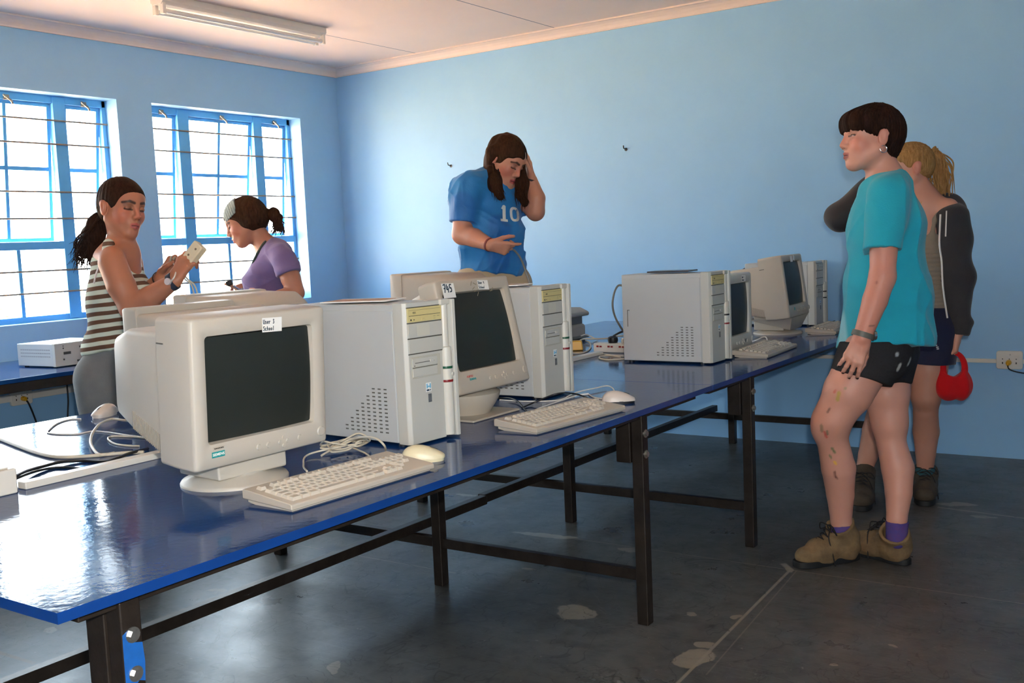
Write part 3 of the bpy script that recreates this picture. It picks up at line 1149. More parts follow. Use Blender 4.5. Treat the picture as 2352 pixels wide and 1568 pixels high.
def marks4(front, w, h, so):
    m = MB().box((0, 0, 0), (.040, .032, .0006)).box((.045, .004, 0), (.022, .030, .0006), Matrix.Rotation(-.4, 3, 'Z'))
    front('paper_label', m, [PAPER], -.02, h - .024, .0035)
    front('maker_badge', MB().cyl((0, 0, 0), (0, 0, .001), .009), [TEAL], -w / 2 + .10, .045, .002)
    front('control_strip', MB().box((0, 0, 0), (.06, .005, .001)).box((0, -.010, 0), (.05, .003, .001)), [PLH], .06, .050, .002)


D_ = math.radians
crt('crt_monitor', 'nearest beige monitor, its paper label reading User 3 School above the dark screen', 3.898, -4.462, D_(-1.5), .818, D_(-3.0), .406, .347, .321, .243, .060, 'ring', 'beige monitors on the worktables', marks=marks1, rd=.28)
crt('crt_monitor', 'tilted-back monitor with a paper label reading 745 on its top left corner', 3.886, -3.472, D_(-1.0), .846, D_(12.6), .391, .360, .321, .244, .073, 'dome', 'beige monitors on the worktables', mat=PLAB, marks=marks2)
crt('crt_monitor', 'upright grey-beige monitor partly hidden behind the leftmost tower of the far row', 3.975, -1.640, D_(.7), .768, 0, .361, .350, .297, .236, .068, 'small', 'beige monitors on the worktables', mat=PGR, marks=marks3, rd=.24)
crt('crt_monitor', 'farthest monitor, tilted back on a round base near the back wall', 3.945, -.680, D_(1.9), .845, D_(7.3), .363, .336, .293, .231, .068, 'ring', 'beige monitors on the worktables', mat=PLAB, marks=marks4, rd=.29)
# the row that faces the windows
crt('crt_monitor', 'beige monitor turned to the windows, its back close behind the nearest monitor', 2.79, -3.845, D_(180), .775, 0, .42, .370, .33, .255, .07, 'flat', 'monitors facing the windows')
crt('crt_monitor', 'monitor facing the windows, its rounded top in front of the purple shirt', 2.50, -3.42, D_(181), .775, 0, .42, .388, .33, .255, .07, 'flush', 'monitors facing the windows')
crt('crt_monitor', 'monitor facing the windows, its back showing behind the tilted monitor marked 745', 2.66, -2.36, D_(178), .79, 0, .37, .396, .33, .255, .07, 'flush', 'monitors facing the windows', mat=PLAB)


# ------------------------------------------------------------------ tower cases
def tower(label, x, y, yaw, Dp, W, H, full=True):
    t = thing('computer_tower', label, 'computer', (x, y, ZT), yaw, 'beige computer towers')
    bz = .045
    hw = W / 2
    # metal body with vent slots
    c = MB().b2((-Dp, -hw + .003, .008), (-bz, hw - .003, H - .004))
    obj('case_body', c, PMET, t, bevel=.004)
    sp = MB().b2((-Dp + .010, -hw, .010), (-bz - .004, -hw + .004, H - .022))
    pn = obj('side_panel', sp, PMET, t, bevel=.0015)
    v = MB()
    rows = [12, 12, 12, 10, 8, 6, 4, 2]
    for ci, nr in enumerate(rows):
        for r in range(nr):
            xx = -bz - .045 - ci * .0235
            v.box((xx, -hw - .0001, .036 + r * .0112), (.011, .0012, .0036))
    obj('vent_slots', v, VENT, pn)
    if full == 3:
        obj('grip', MB().b2((-Dp + .026, -hw - .0006, .16), (-Dp + .029, -hw + .001, .235)).b2((-Dp + .026, -hw - .0006, .232), (-Dp + .038, -hw + .001, .235)), VENT, pn)
    ft = MB()
    for a in (-Dp + .03, -.05):
        for b_ in (-hw + .02, hw - .02):
            ft.cyl((a, b_, 0), (a, b_, .009), .012, n=14)
    obj('feet', ft, DARK, t)
    # plastic front: main face, chamfered left side, column and fin on the right
    f = MB()
    yl, yr = -hw, hw
    f.prism([(-bz, yl), (-.010, yl), (.0, yl + .010), (.0, yl + W * .76), (-.012, yl + W * .77), (-.012, yr - .022), (-.006, yr - .018), (.012, yr - .012), (.014, yr), (-bz, yr)], .006, H)
    fo = obj('front_bezel', f, PGR, t, bevel=.0025)
    # round column: thin above, thick below with coloured rings
    yc = yl + W * .835
    cm = MB()
    zs_ = H * .645
    cm.lathe([(.0135, zs_), (.0135, H - .014), (.012, H - .006)], (-.006, yc, 0), 20)
    cm.lathe([(.0175, .012), (.0185, .02), (.0185, zs_ - .018), (.0175, zs_ + .006), (.0135, zs_ + .008)], (-.004, yc + .001, 0), 24)
    obj('front_column', cm, PLH, t)
    for zz, mm in ((H * .515, GREENR if full is True else DARK), (H * .418, REDR if full else DARK)):
        obj('colour_ring', MB().lathe([(.0190, zz - .0035), (.0193, zz), (.0190, zz + .0035)], (-.004, yc + .001, 0), 24), mm, t)
    obj('power_button', MB().cyl((.012, yc + .008, H * .465), (.0165, yc + .009, H * .465), .0055, n=14), PLH, t)
    obj('top_cap', MB().b2((-.03, yc - .022, H - .016), (.008, yc + .016, H + .0015)), PLH, t, bevel=.004)
    # drive bays
    dw0, dw1 = yl + .010, yl + W * .755
    z1 = H * .965
    hb = .042

    def bay(nm, za, zb_, m, y0=dw0, y1=dw1, d=.0035):
        return obj(nm, MB().b2((-.004, y0, za), (d, y1, zb_)), m, t, bevel=.0012)
    gap = MB()
    for za in (z1, z1 - hb - .001, z1 - 2 * hb - .002, z1 - 3 * hb - .003):
        gap.b2((-.003, dw0 - .001, za - .0012), (.0008, dw1 + .001, za + .0012))
    obj('bay_gaps', gap, PSH, fo)
    cd = bay('cd_drive', z1 - hb + .0012, z1 - .0012, PYEL if full else PGR)
    q = MB()
    q.b2((.0034, dw0 + .004, z1 - .0235), (.0040, dw1 - .006, z1 - .0222), 0).b2((.0034, dw0 + .004, z1 - .008), (.0040, dw1 - .006, z1 - .0074), 0)
    q.cyl((.003, dw0 + .012, z1 - .034), (.0042, dw0 + .012, z1 - .034), .0028, n=10).box((.0036, dw0 + .024, z1 - .034), (.001, .004, .0025))
    q.b2((.0034, dw1 - .035, z1 - .030), (.0040, dw1 - .026, z1 - .0292)).b2((.0034, dw1 - .020, z1 - .030), (.0040, dw1 - .010, z1 - .0292)).b2((.0034, dw1 - .035, z1 - .036), (.0040, dw1 - .026, z1 - .0355))
    tx = MB()
    tm = text_mb('40X', .008, .0004)
    tx.v, tx.f, tx.m, tx.sm = [(c_ + .0038, a + dw0 + .026, b_ + z1 - .015) for a, b_, c_ in tm.v], tm.f, tm.m, tm.sm
    q.join(tx)
    obj('drive_markings', q, PSH, cd)
    obj('eject_button', MB().b2((.003, dw0 + .055, z1 - .037), (.0055, dw0 + .066, z1 - .032)), PYEL, cd, bevel=.0008)
    bay('bay_cover', z1 - 2 * hb, z1 - hb - .0022, PGR)
    bay('bay_cover', z1 - 3 * hb - .001, z1 - 2 * hb - .0032, PGR)
    if full:
        obj('tape_mark', MB().b2((.0035, dw0 + .035, z1 - 2 * hb + .004), (.0038, dw0 + .085, z1 - hb - .006)), M_('old_tape', (200, 198, 184), .4), t)
    # floppy bay, set in
    fz1 = z1 - 3 * hb - .014
    ind = MB().b2((-.002, dw0 + .008, fz1 - .058), (.001, dw1 - .012, fz1 + .002))
    obj('floppy_recess', ind, M_('recess_plastic', (184, 182, 168), .5), fo, bevel=.001)
    fd = bay('floppy_drive', fz1 - .026, fz1 - .002, PGR, dw0 + .011, dw1 - .026, .003)
    q = MB().b2((.0028, dw0 + .020, fz1 - .0155), (.0034, dw1 - .040, fz1 - .0138)).b2((.0028, dw0 + .016, fz1 - .023), (.0034, dw0 + .020, fz1 - .021)).b2((.002, dw0 + .010, fz1 - .0282), (.003, dw1 - .026, fz1 - .0270))
    obj('floppy_slot', q, PSH, fd)
    obj('eject_button', MB().b2((.002, dw1 - .058, fz1 - .017), (.006, dw1 - .044, fz1 - .010)), PLH, fd, bevel=.001)
    bay('floppy_cover', fz1 - .054, fz1 - .029, PGR, dw0 + .011, dw1 - .026, .0025)
    # stickers
    ys_ = dw0 + .072
    zs0 = fz1 - .075
    m = MB().b2((.0006, ys_ - .011, zs0 - .026), (.0010, ys_ + .011, zs0), 0)
    m.b2((.001, ys_ - .009, zs0 - .016), (.0013, ys_ - .004, zs0 - .003), 1).b2((.001, ys_ + .004, zs0 - .016), (.0013, ys_ + .009, zs0 - .003), 1).b2((.001, ys_ - .005, zs0 - .013), (.0013, ys_ + .005, zs0 - .009), 1)
    m.b2((.001, ys_ - .009, zs0 - .0235), (.0013, ys_ + .002, zs0 - .019), 2).b2((.001, ys_ + .005, zs0 - .0235), (.0013, ys_ + .008, zs0 - .019), 2)
    obj('sticker', m, [PAPER, SKYB, INK], t)
    obj('sticker', MB().b2((.0006, ys_ - .003, zs0 - .056), (.0010, ys_ + .011, zs0 - .032)), STK, t)
    # back panel
    bp_ = MB().b2((-Dp - .001, -hw + .02, H - .15), (-Dp + .002, hw - .02, H - .04)).b2((-Dp - .001, -hw + .02, .05), (-Dp + .002, hw - .02, .20))
    obj('back_panel', bp_, PSH, t)
    return t


tower('tower standing between the User 3 monitor and the monitor marked 745', 3.954, -3.884, D_(-4.0), .447, .196, .402)
tower('tower standing right of the tilted monitor marked 745', 3.846, -3.036, D_(.4), .445, .186, .399)
tower('tower at the left end of the far row, its wide vented side in full view', 4.026, -1.975, D_(-.3), .427, .189, .395, 3)
tower('farthest tower, standing against the back wall behind the last monitor', 3.900, -.170, D_(.4), .426, .185, .375, False)

# flat desktop case on the window bench
t = thing('desktop_case', 'flat white desktop computer case lying on the bench under the windows', 'computer', (.692, -2.851, ZT), D_(4.4))
obj('case_body', MB().b2((-.32, -.17, .006), (-.022, .17, .126)), PMET, t, bevel=.003)
obj('end_panel', MB().b2((-.022, -.172, .004), (.0, .172, .128)), PGR, t, bevel=.003)
v = MB()
for r in range(3):
    for i in range(14):
        v.box((-.285 + i * .018, -.1702, .058 + r * .018), (.014, .001, .006))
obj('vent_slots', v, M_('vent_grey', (150, 150, 152), .6), t)
q = MB().b2((-.001, -.12, .066), (.0012, -.075, .080)).cyl((0, -.12, .10), (.0015, -.12, .10), .004, n=10).cyl((0, -.12, .040), (.0015, -.12, .040), .005, n=10).cyl((0, -.12, .112), (.0015, -.12, .112), .003, n=10)
q.b2((-.001, -.02, .094), (.0012, .10, .104)).b2((-.001, -.04, .020), (.0012, .12, .030))
obj('ports', q, PSH, t)
ft = MB()
for a in (-.29, -.05):
    for b_ in (-.14, .14):
        ft.cyl((a, b_, 0), (a, b_, .008), .012, n=12)
obj('feet', ft, DARK, t)

# ------------------------------------------------------------------ keyboards
KEYM = M_('key_plastic', (200, 192, 178), 0.5, var=0.08)
KEYG = M_('key_plastic_darker', (196, 188, 174), 0.5, var=0.08)  # slightly darker tone for the wide keys and status lights
KEYMESH = {}


def key_mesh(w, d, m):
    k = (round(w, 4), round(d, 4), m.name)
    if k in KEYMESH:
        return KEYMESH[k]
    mb = MB()
    r0 = [Vector((sx * w / 2, sy * d / 2, 0)) for sx, sy in ((-1, -1), (1, -1), (1, 1), (-1, 1))]
    r1 = [Vector((sx * (w / 2 - .0028), sy * (d / 2 - .0025), .0078)) for sx, sy in ((-1, -1), (1, -1), (1, 1), (-1, 1))]
    mb.loft([r0, r1], True, 0, False)
    me = bpy.data.meshes.new('key')
    me.from_pydata(mb.v, [], mb.f)
    me.materials.append(m)
    fix_normals(me)
    KEYMESH[k] = me
    return me


def keyboard(label, x, y, yaw, feet=True, keys=True):
    """front edge centre at x,y ; +X towards the typist, +Y right"""
    t = thing('keyboard', label, 'keyboard', (x, y, ZT), yaw, 'beige keyboards')
    W, Dp = .458, .165
    h0, h1 = .018, .034      # front and back heights
    zf, zb = .004, .012      # underside
    hw = W / 2
    sec = [(0, zf), (0, h0 - .003), (-.004, h0), (-Dp + .004, h1), (-Dp, h1 - .003), (-Dp, zb)]
    obj('body', MB().prism(sec, -hw, hw, fn=lambda a, z, yy: (a, yy, z)), PLAB, t, bevel=.003)
    sec2 = [(-.008, 0.0), (-.008, zf + .001), (-Dp + .01, zb + .001), (-Dp + .01, 0.004), (-Dp * .8, .0)]
    obj('underside', MB().prism(sec2, -hw + .008, hw - .008, fn=lambda a, z, yy: (a, yy, z)), PLAB, t)
    for s in (-1, 1):
        obj('foot', MB().b2((-Dp + .006, s * (hw - .05) - .022, 0), (-Dp + .030, s * (hw - .05) + .022, .012)), PLAB, t, bevel=.001)
    sl = math.atan2(h1 - h0, Dp - .008)
    U = .0190

    def zt(xx):
        return h0 + (h1 - h0) * (-xx - .004) / (Dp - .008)
    lay = []
    y0 = -hw + .018
    rowx = [-.026, -.045, -.064, -.083, -.102, -.131]
    def row(r, items, start=0.0):
        c = start
        for it in items:
            if it < 0:
                c += -it
                continue
            lay.append((y0 + (c + it / 2) * U, rowx[r], it * U - .0022))
            c += it
    row(0, [1.5, 1.25, 1.5, 6.0, 1.5, 1.5, 1.75])
    row(1, [1.25] + [1] * 11 + [2.75])
    row(2, [1.75] + [1] * 11 + [2.25])
    row(3, [1.5] + [1] * 12 + [1.5])
    row(4, [1] * 13 + [2])
    row(5, [1, -.9, 1, 1, 1, 1, -.5, 1, 1, 1, 1, -.5, 1, 1, 1, 1])
    row(5, [1, 1, 1], 15.3)
    row(4, [1, 1, 1], 15.3)
    row(3, [1, 1, 1], 15.3)
    row(1, [1], 16.3)
    row(0, [1, 1, 1], 15.3)
    for r, it in ((4, [1, 1, 1, 1]), (3, [1, 1, 1]), (2, [1, 1, 1]), (1, [1, 1, 1]), (0, [2, 1])):
        row(r, it, 18.6)
    if keys:
        for yy, xx, ww in lay[:98]:
            me = key_mesh(ww, .0172, KEYM if ww < .02 else KEYG)
            k = bpy.data.objects.new('key', me)
            COL.objects.link(k)
            k.parent = t
            k.matrix_local = Matrix.Translation((xx, yy, zt(xx) - .0005)) @ Matrix.Rotation(sl, 4, 'Y') @ Matrix.Rotation(PI / 2, 4, 'Z')
    else:
        m = MB()
        for yy, xx, ww in lay:
            mt = Matrix.Translation((xx, yy, zt(xx) - .0005)) @ Matrix.Rotation(sl, 4, 'Y') @ Matrix.Rotation(PI / 2, 4, 'Z')
            kb = MB()
            kb.loft([[Vector((sx * ww / 2, sy * .0086, 0)) for sx, sy in ((-1, -1), (1, -1), (1, 1), (-1, 1))],
                     [Vector((sx * (ww / 2 - .0028), sy * .0061, .0078)) for sx, sy in ((-1, -1), (1, -1), (1, 1), (-1, 1))]], True, 0, False)
            m.join(kb, mt)
        obj('keys', m, KEYM, t)
    m = MB()
    for i in range(3):
        xx = rowx[5]
        m.box((xx + .004, y0 + (19.2 + i * 1.2) * U, zt(xx) + .0004), (.004, .004, .001))
    obj('status_lights', m, KEYG, t)
    return t


keyboard('nearest keyboard, in front of the User 3 monitor', 4.167, -4.401, D_(-3.3))
keyboard('keyboard in front of the tilted monitor marked 745', 4.197, -3.460, D_(-6.0))
keyboard('keyboard in front of the upright monitor beside the far-row tower', 4.163, -1.575, D_(2.8), keys=False)
keyboard('farthest keyboard, half hidden by the person in turquoise', 4.148, -.510, D_(2.2), keys=False)


# ------------------------------------------------------------------ mice
def mouse(label, x, y, rz, top, base, cordpts=None, z=ZT):
    t = thing('computer_mouse', label, 'mouse', (x, y, z), rz, 'computer mice')
    m = MB()
    L, W, Hh = .112, .062, .036
    rings = []
    for i in range(13):
        u = i / 12
        a = PI * u
        xx = -L / 2 * math.cos(a)
        hh = Hh * (math.sin(a) ** .55) * (1 - .30 * (u - .45)) * (0.55 + .45 * math.sin(PI * min(1, u * 1.15 + .08)))
        ww = W / 2 * (math.sin(a) ** .45) * (1 - .08 * u)
        hh, ww = max(hh, .004), max(ww, .004)
        rings.append([Vector((xx, ww * math.cos(PI * k / 10), .008 + hh * math.sin(PI * k / 10) ** .8)) for k in range(11)] + [Vector((xx, -ww, .008)), Vector((xx, ww, .008))][0:0])
    m.loft(rings, True, 0, True)
    obj('shell', m, top, t, ang=60)
    b_ = MB()
    pr_ = [(-L / 2 * .96 * math.cos(2 * PI * i / 28), W / 2 * .96 * math.copysign(abs(math.sin(2 * PI * i / 28)) ** .75, math.sin(2 * PI * i / 28))) for i in range(28)]
    b_.prism(pr_, 0, .009, smooth=True)
    obj('base', b_, base, t)
    g = MB()
    for yy in (-.0005,):
        g.tube([(.018 + .032 * u, yy, .008 + Hh * (math.sin(PI * (.66 + .28 * u)) ** .55) * .84) for u in (0, .2, .4, .6)], .0012, 6)
    obj('button_gap', g, PSH, t)
    if cordpts:
        obj('cord', MB().tube(spline(cordpts, 8), .0024, 8), top, t)
    return t


MYEL = M_('yellowed_mouse_plastic', (224, 214, 178), 0.38, var=0.1)
MPNK = M_('pale_mouse_plastic', (216, 206, 196), 0.38, var=0.1)
mouse('yellowed mouse at the right end of the nearest keyboard', 4.085, -4.098, D_(38), MYEL, MYEL)
mouse('pale mouse on a black base at the end of the keyboard before the 745 monitor', 4.125, -3.100, D_(35), MPNK, BLK)
p = T(212, 957)
mouse('white mouse at the back edge of the near table, left of the monitors', p.x + .03, p.y + .03, D_(-70), MPNK, MPNK)
# ------------------------------------------------------------------ organic surfaces: smooth blends of tapered limbs, meshed with surface nets
VX, VY, VZ = CM @ Vector((1, 0, 0)), CM @ Vector((0, 1, 0)), CM @ Vector((0, 0, -1))   # image right, image up, away


def npv(v):
    return np.array(tuple(v), dtype=np.float64)


class Form:
    def __init__(s):
        s.ops = []
        s.noise = None

    def cone(s, a, b, ra, rb, k=.02, n=None, f=1.0, flat=False, mode='u', flat0=False):
        s.ops.append(('cone', npv(a), npv(b), ra, rb, k, None if n is None else npv(Vector(n).normalized()), f, flat, mode, flat0))
        return s

    def chain(s, pts, k=.02, n=None, f=1.0):
        """pts: [(point, radius), ...]"""
        for i, ((a, ra), (b, rb)) in enumerate(zip(pts[:-1], pts[1:])):
            s.cone(a, b, ra, rb, k if i == 0 else min(k, .006), n, f)
        return s

    def ell(s, c, r, axes=None, k=.02, mode='u'):
        A = np.eye(3) if axes is None else np.array([npv(v) for v in axes])
        s.ops.append(('ell', npv(c), np.array(r, float), A, k, mode))
        return s

    def cut(s, p, n, k=0.0):
        """keep the side the normal points away from"""
        s.ops.append(('cut', npv(p), npv(Vector(n).normalized()), k))
        return s

    def bounds(s):
        lo, hi = np.full(3, 1e9), np.full(3, -1e9)
        for o in s.ops:
            if o[0] == 'cone' and o[9] == 'u':
                r = max(o[3], o[4]) * max(1, o[7])
                lo = np.minimum(lo, np.minimum(o[1], o[2]) - r)
                hi = np.maximum(hi, np.maximum(o[1], o[2]) + r)
            elif o[0] == 'ell' and o[5] == 'u':
                r = max(o[2])
                lo = np.minimum(lo, o[1] - r)
                hi = np.maximum(hi, o[1] + r)
        return lo, hi

    def field(s, lo, h, shape):
        F = np.full(shape, 0.5, dtype=np.float32)
        ax = [lo[i] + h * np.arange(shape[i]) for i in range(3)]

        def sub(c0, c1, m):
            sl = []
            for i in range(3):
                a = int(np.floor((c0[i] - m - lo[i]) / h))
                b = int(np.ceil((c1[i] + m - lo[i]) / h)) + 1
                a, b = max(0, a), min(shape[i], b)
                if a >= b:
                    return None
                sl.append(slice(a, b))
            return tuple(sl)
        for o in s.ops:
            if o[0] == 'cut':
                d = ((ax[0] - o[1][0]) * o[2][0])[:, None, None] + ((ax[1] - o[1][1]) * o[2][1])[None, :, None] + ((ax[2] - o[1][2]) * o[2][2])[None, None, :]
                if o[3] > 0:
                    hh = np.maximum(o[3] - np.abs(F - d), 0) / o[3]
                    F = (np.maximum(F, d) + hh * hh * o[3] * .25).astype(np.float32)
                else:
                    F = np.maximum(F, d).astype(np.float32)
                continue
            if o[0] == 'cone':
                _, a, b, ra, rb, k, n, f, flat, mode, flat0 = o
                r = max(ra, rb) * max(1, f)
                sl = sub(np.minimum(a, b) - r, np.maximum(a, b) + r, k + 3 * h)
            else:
                _, c, rr, A, k, mode = o
                r = max(rr)
                sl = sub(c - r, c + r, k + 3 * h)
            if sl is None:
                continue
            X = ax[0][sl[0]][:, None, None]
            Y = ax[1][sl[1]][None, :, None]
            Z = ax[2][sl[2]][None, None, :]
            if o[0] == 'cone':
                ab = b - a
                L2 = max(ab @ ab, 1e-12)
                L = L2 ** .5
                x, y, z = X - a[0], Y - a[1], Z - a[2]
                hu = (x * ab[0] + y * ab[1] + z * ab[2]) / L2
                hc = np.clip(hu, 0, 1)
                qx, qy, qz = x - hc * ab[0], y - hc * ab[1], z - hc * ab[2]
                if n is not None:
                    c = (qx * n[0] + qy * n[1] + qz * n[2]) * (1.0 / f - 1.0)
                    qx, qy, qz = qx + n[0] * c, qy + n[1] * c, qz + n[2] * c
                d = np.sqrt(qx * qx + qy * qy + qz * qz) - (ra + (rb - ra) * hc)
                if n is not None:
                    d = d * min(1.0, f) if f < 1 else d
                if flat:
                    d = np.maximum(d, (hu - 1) * L)
                if flat0:
                    d = np.maximum(d, -hu * L)
            else:
                x, y, z = X - c[0], Y - c[1], Z - c[2]
                u = [(x * A[i][0] + y * A[i][1] + z * A[i][2]) for i in range(3)]
                k0 = np.sqrt((u[0] / rr[0]) ** 2 + (u[1] / rr[1]) ** 2 + (u[2] / rr[2]) ** 2)
                k1 = np.sqrt((u[0] / rr[0] ** 2) ** 2 + (u[1] / rr[1] ** 2) ** 2 + (u[2] / rr[2] ** 2) ** 2)
                d = k0 * (k0 - 1) / np.maximum(k1, 1e-6)
            S = F[sl]
            if mode == 'u':
                hh = np.maximum(k - np.abs(S - d), 0) / max(k, 1e-6)
                F[sl] = np.minimum(S, d) - hh * hh * k * .25
            else:
                hh = np.maximum(k - np.abs(S + d), 0) / max(k, 1e-6)
                F[sl] = np.maximum(S, -d) + hh * hh * k * .25
        if s.noise is not None:
            X, Y, Z = np.meshgrid(*ax, indexing='ij')
            near = np.abs(F) < .03
            F[near] += s.noise(X[near], Y[near], Z[near]).astype(np.float32)
        return F


def nets(F, lo, h):
    ins = F < 0
    nx, ny, nz = F.shape
    cs = np.zeros((nx - 1, ny - 1, nz - 1), np.int8)
    offs = [(i, j, k) for i in (0, 1) for j in (0, 1) for k in (0, 1)]
    for i, j, k in offs:
        cs += ins[i:nx - 1 + i, j:ny - 1 + j, k:nz - 1 + k]
    act = (cs > 0) & (cs < 8)
    ijk = np.argwhere(act)
    idx = np.full(act.shape, -1, np.int64)
    idx[act] = np.arange(len(ijk))
    C = np.stack([F[ijk[:, 0] + i, ijk[:, 1] + j, ijk[:, 2] + k] for i, j, k in offs], 1)
    acc = np.zeros((len(ijk), 3))
    cnt = np.zeros(len(ijk))
    O = np.array(offs, float)
    for a in range(8):
        for b in range(a + 1, 8):
            if np.abs(O[a] - O[b]).sum() != 1:
                continue
            m = (C[:, a] < 0) != (C[:, b] < 0)
            t = C[:, a] / np.where(m, C[:, a] - C[:, b], 1)
            acc += np.where(m[:, None], O[a] + (O[b] - O[a]) * t[:, None], 0)
            cnt += m
    V = lo + h * (ijk + acc / cnt[:, None])
    Q = []
    for axn in range(3):
        A = [slice(None)] * 3
        B = [slice(None)] * 3
        A[axn], B[axn] = slice(0, -1), slice(1, None)
        e = np.argwhere(ins[tuple(A)] != ins[tuple(B)])
        u, v = [q for q in range(3) if q != axn]
        ok = (e[:, u] > 0) & (e[:, v] > 0) & (e[:, u] < F.shape[u] - 1) & (e[:, v] < F.shape[v] - 1)
        e = e[ok]
        g = lambda du, dv: idx[tuple((e[:, q] - (du if q == u else dv if q == v else 0)) for q in range(3))]
        q = np.stack([g(1, 1), g(0, 1), g(0, 0), g(1, 0)], 1)
        fl = ins[tuple(e.T)]
        if axn == 1:
            fl = ~fl
        q[~fl] = q[~fl][:, ::-1]
        Q.append(q)
    return V, np.concatenate(Q)


def smooth_mesh(V, Q, it, lam=.5):
    e = np.concatenate([Q[:, [0, 1]], Q[:, [1, 2]], Q[:, [2, 3]], Q[:, [3, 0]]])
    for i in range(it):
        S = np.zeros_like(V)
        n = np.zeros(len(V))
        for a, b in ((0, 1), (1, 0)):
            for c in range(3):
                S[:, c] += np.bincount(e[:, a], V[e[:, b], c], len(V))
            n += np.bincount(e[:, a], minlength=len(V))
        V = V + lam * (S / np.maximum(n, 1)[:, None] - V)
    return V


def sdf_mesh(form, h, fine=(), sm=1):
    """fine: [(lo, hi, h2)] boxes meshed at a finer pitch"""
    lo, hi = form.bounds()
    parts = []
    fine = [(npv(a), npv(b), hh) for a, b, hh in fine]

    def run(lo, hi, hh):
        lo = lo - 3 * hh
        shape = tuple(int(np.ceil((hi[i] + 3 * hh - lo[i]) / hh)) + 1 for i in range(3))
        F = form.field(lo, hh, shape)
        V, Q = nets(F, lo, hh)
        return smooth_mesh(V, Q, sm), Q
    V, Q = run(lo, hi, h)
    if fine:
        c = V[Q].mean(1)
        keep = np.ones(len(Q), bool)
        for a, b, hh in fine:
            keep &= ~np.all((c > a + h * .6) & (c < b - h * .6), 1)
        Q = Q[keep]
    parts.append((V, Q))
    for a, b, hh in fine:
        V2, Q2 = run(a, b, hh)
        c = V2[Q2].mean(1)
        parts.append((V2, Q2[np.all((c >= a) & (c <= b), 1)]))
    Vs, Qs, o = [], [], 0
    for V, Q in parts:
        used = np.unique(Q)
        mp = np.full(len(V), -1)
        mp[used] = np.arange(len(used))
        Vs.append(V[used])
        Qs.append(mp[Q] + o)
        o += len(used)
    return np.concatenate(Vs), np.concatenate(Qs)


def np_obj(name, V, Q, mats, parent=None, root=None, col=None, midx=None):
    """mesh object from arrays; vertices are world positions, stored relative to root"""
    me = bpy.data.meshes.new(name)
    r = npv(root) if root is not None else np.zeros(3)
    V = V - r
    me.vertices.add(len(V))
    me.vertices.foreach_set('co', V.astype(np.float32).ravel())
    me.loops.add(Q.size)
    me.loops.foreach_set('vertex_index', Q.astype(np.int32).ravel())
    me.polygons.add(len(Q))
    me.polygons.foreach_set('loop_start', np.arange(0, Q.size, 4, dtype=np.int32))
    me.polygons.foreach_set('use_smooth', np.ones(len(Q), bool))
    mats = mats if isinstance(mats, (list, tuple)) else [mats]
    for m in mats:
        me.materials.append(m)
    if midx is not None:
        me.polygons.foreach_set('material_index', midx.astype(np.int32))
    if col is not None:
        a = me.color_attributes.new('tone', 'FLOAT_COLOR', 'POINT')
        a.data.foreach_set('color', np.concatenate([col, np.ones((len(col), 1))], 1).astype(np.float32).ravel())
    me.update(calc_edges=True)
    me.validate()
    o = bpy.data.objects.new(name, me)
    COL.objects.link(o)
    if parent is not None:
        o.parent = parent
    elif root is not None:
        o.location = root
    return o


def paint(V, base, strokes):
    """own colours of the skin or cloth: base tone and patches (a, b, radius, soft, colour, strength)"""
    c = np.tile(np.array(lin(base)[:3]), (len(V), 1))
    for a, b, r, soft, colr, st_ in strokes:
        a, b = npv(a), npv(b)
        if r < .006:      # small marks sit on the surface itself
            a = V[np.argmin(((V - a) ** 2).sum(1))]
            b = V[np.argmin(((V - b) ** 2).sum(1))]
        ab = b - a
        t = np.clip(((V - a) @ ab) / max(ab @ ab, 1e-12), 0, 1)
        d = np.linalg.norm(V - a - t[:, None] * ab, axis=1)
        w = np.clip((r + soft - d) / max(soft, 1e-6), 0, 1)
        w = (w * w * (3 - 2 * w) * st_)[:, None]
        c = c * (1 - w) + np.array(lin(colr)[:3]) * w
    return c


def waves(seed, n, lo, hi, amp, stretch=(1, 1, 1)):
    r = np.random.default_rng(seed)
    K = r.normal(0, 1, (n, 3))
    K = K / np.linalg.norm(K, axis=1)[:, None] * r.uniform(lo, hi, n)[:, None] * np.array(stretch)
    ph = r.uniform(0, 2 * PI, n)
    am = amp / n ** .5

    def fn(x, y, z):
        s = 0
        for k, p in zip(K, ph):
            s = s + np.sin(k[0] * x + k[1] * y + k[2] * z + p)
        return s * am
    return fn


def creases(seed, n, lo, hi, amp, stretch=(1, 1, 1), sharp=3.0):
    r = np.random.default_rng(seed)
    K = r.normal(0, 1, (n, 3))
    K = K / np.linalg.norm(K, axis=1)[:, None] * r.uniform(lo, hi, n)[:, None] * np.array(stretch)
    ph = r.uniform(0, 2 * PI, n)
    K2 = r.normal(0, 7, (n, 3))

    def fn(x, y, z):
        s = 0
        for k, k2, p in zip(K, K2, ph):
            m = .5 + .5 * np.sin(k2[0] * x + k2[1] * y + k2[2] * z + p * 2)
            w = 1.2 * np.sin(k2[1] * x + k2[2] * y + k2[0] * z)
            s = s - m * (1 - np.abs(np.sin(k[0] * x + k[1] * y + k[2] * z + p + w))) ** sharp
        return np.maximum(s, -1.5) * amp
    return fn


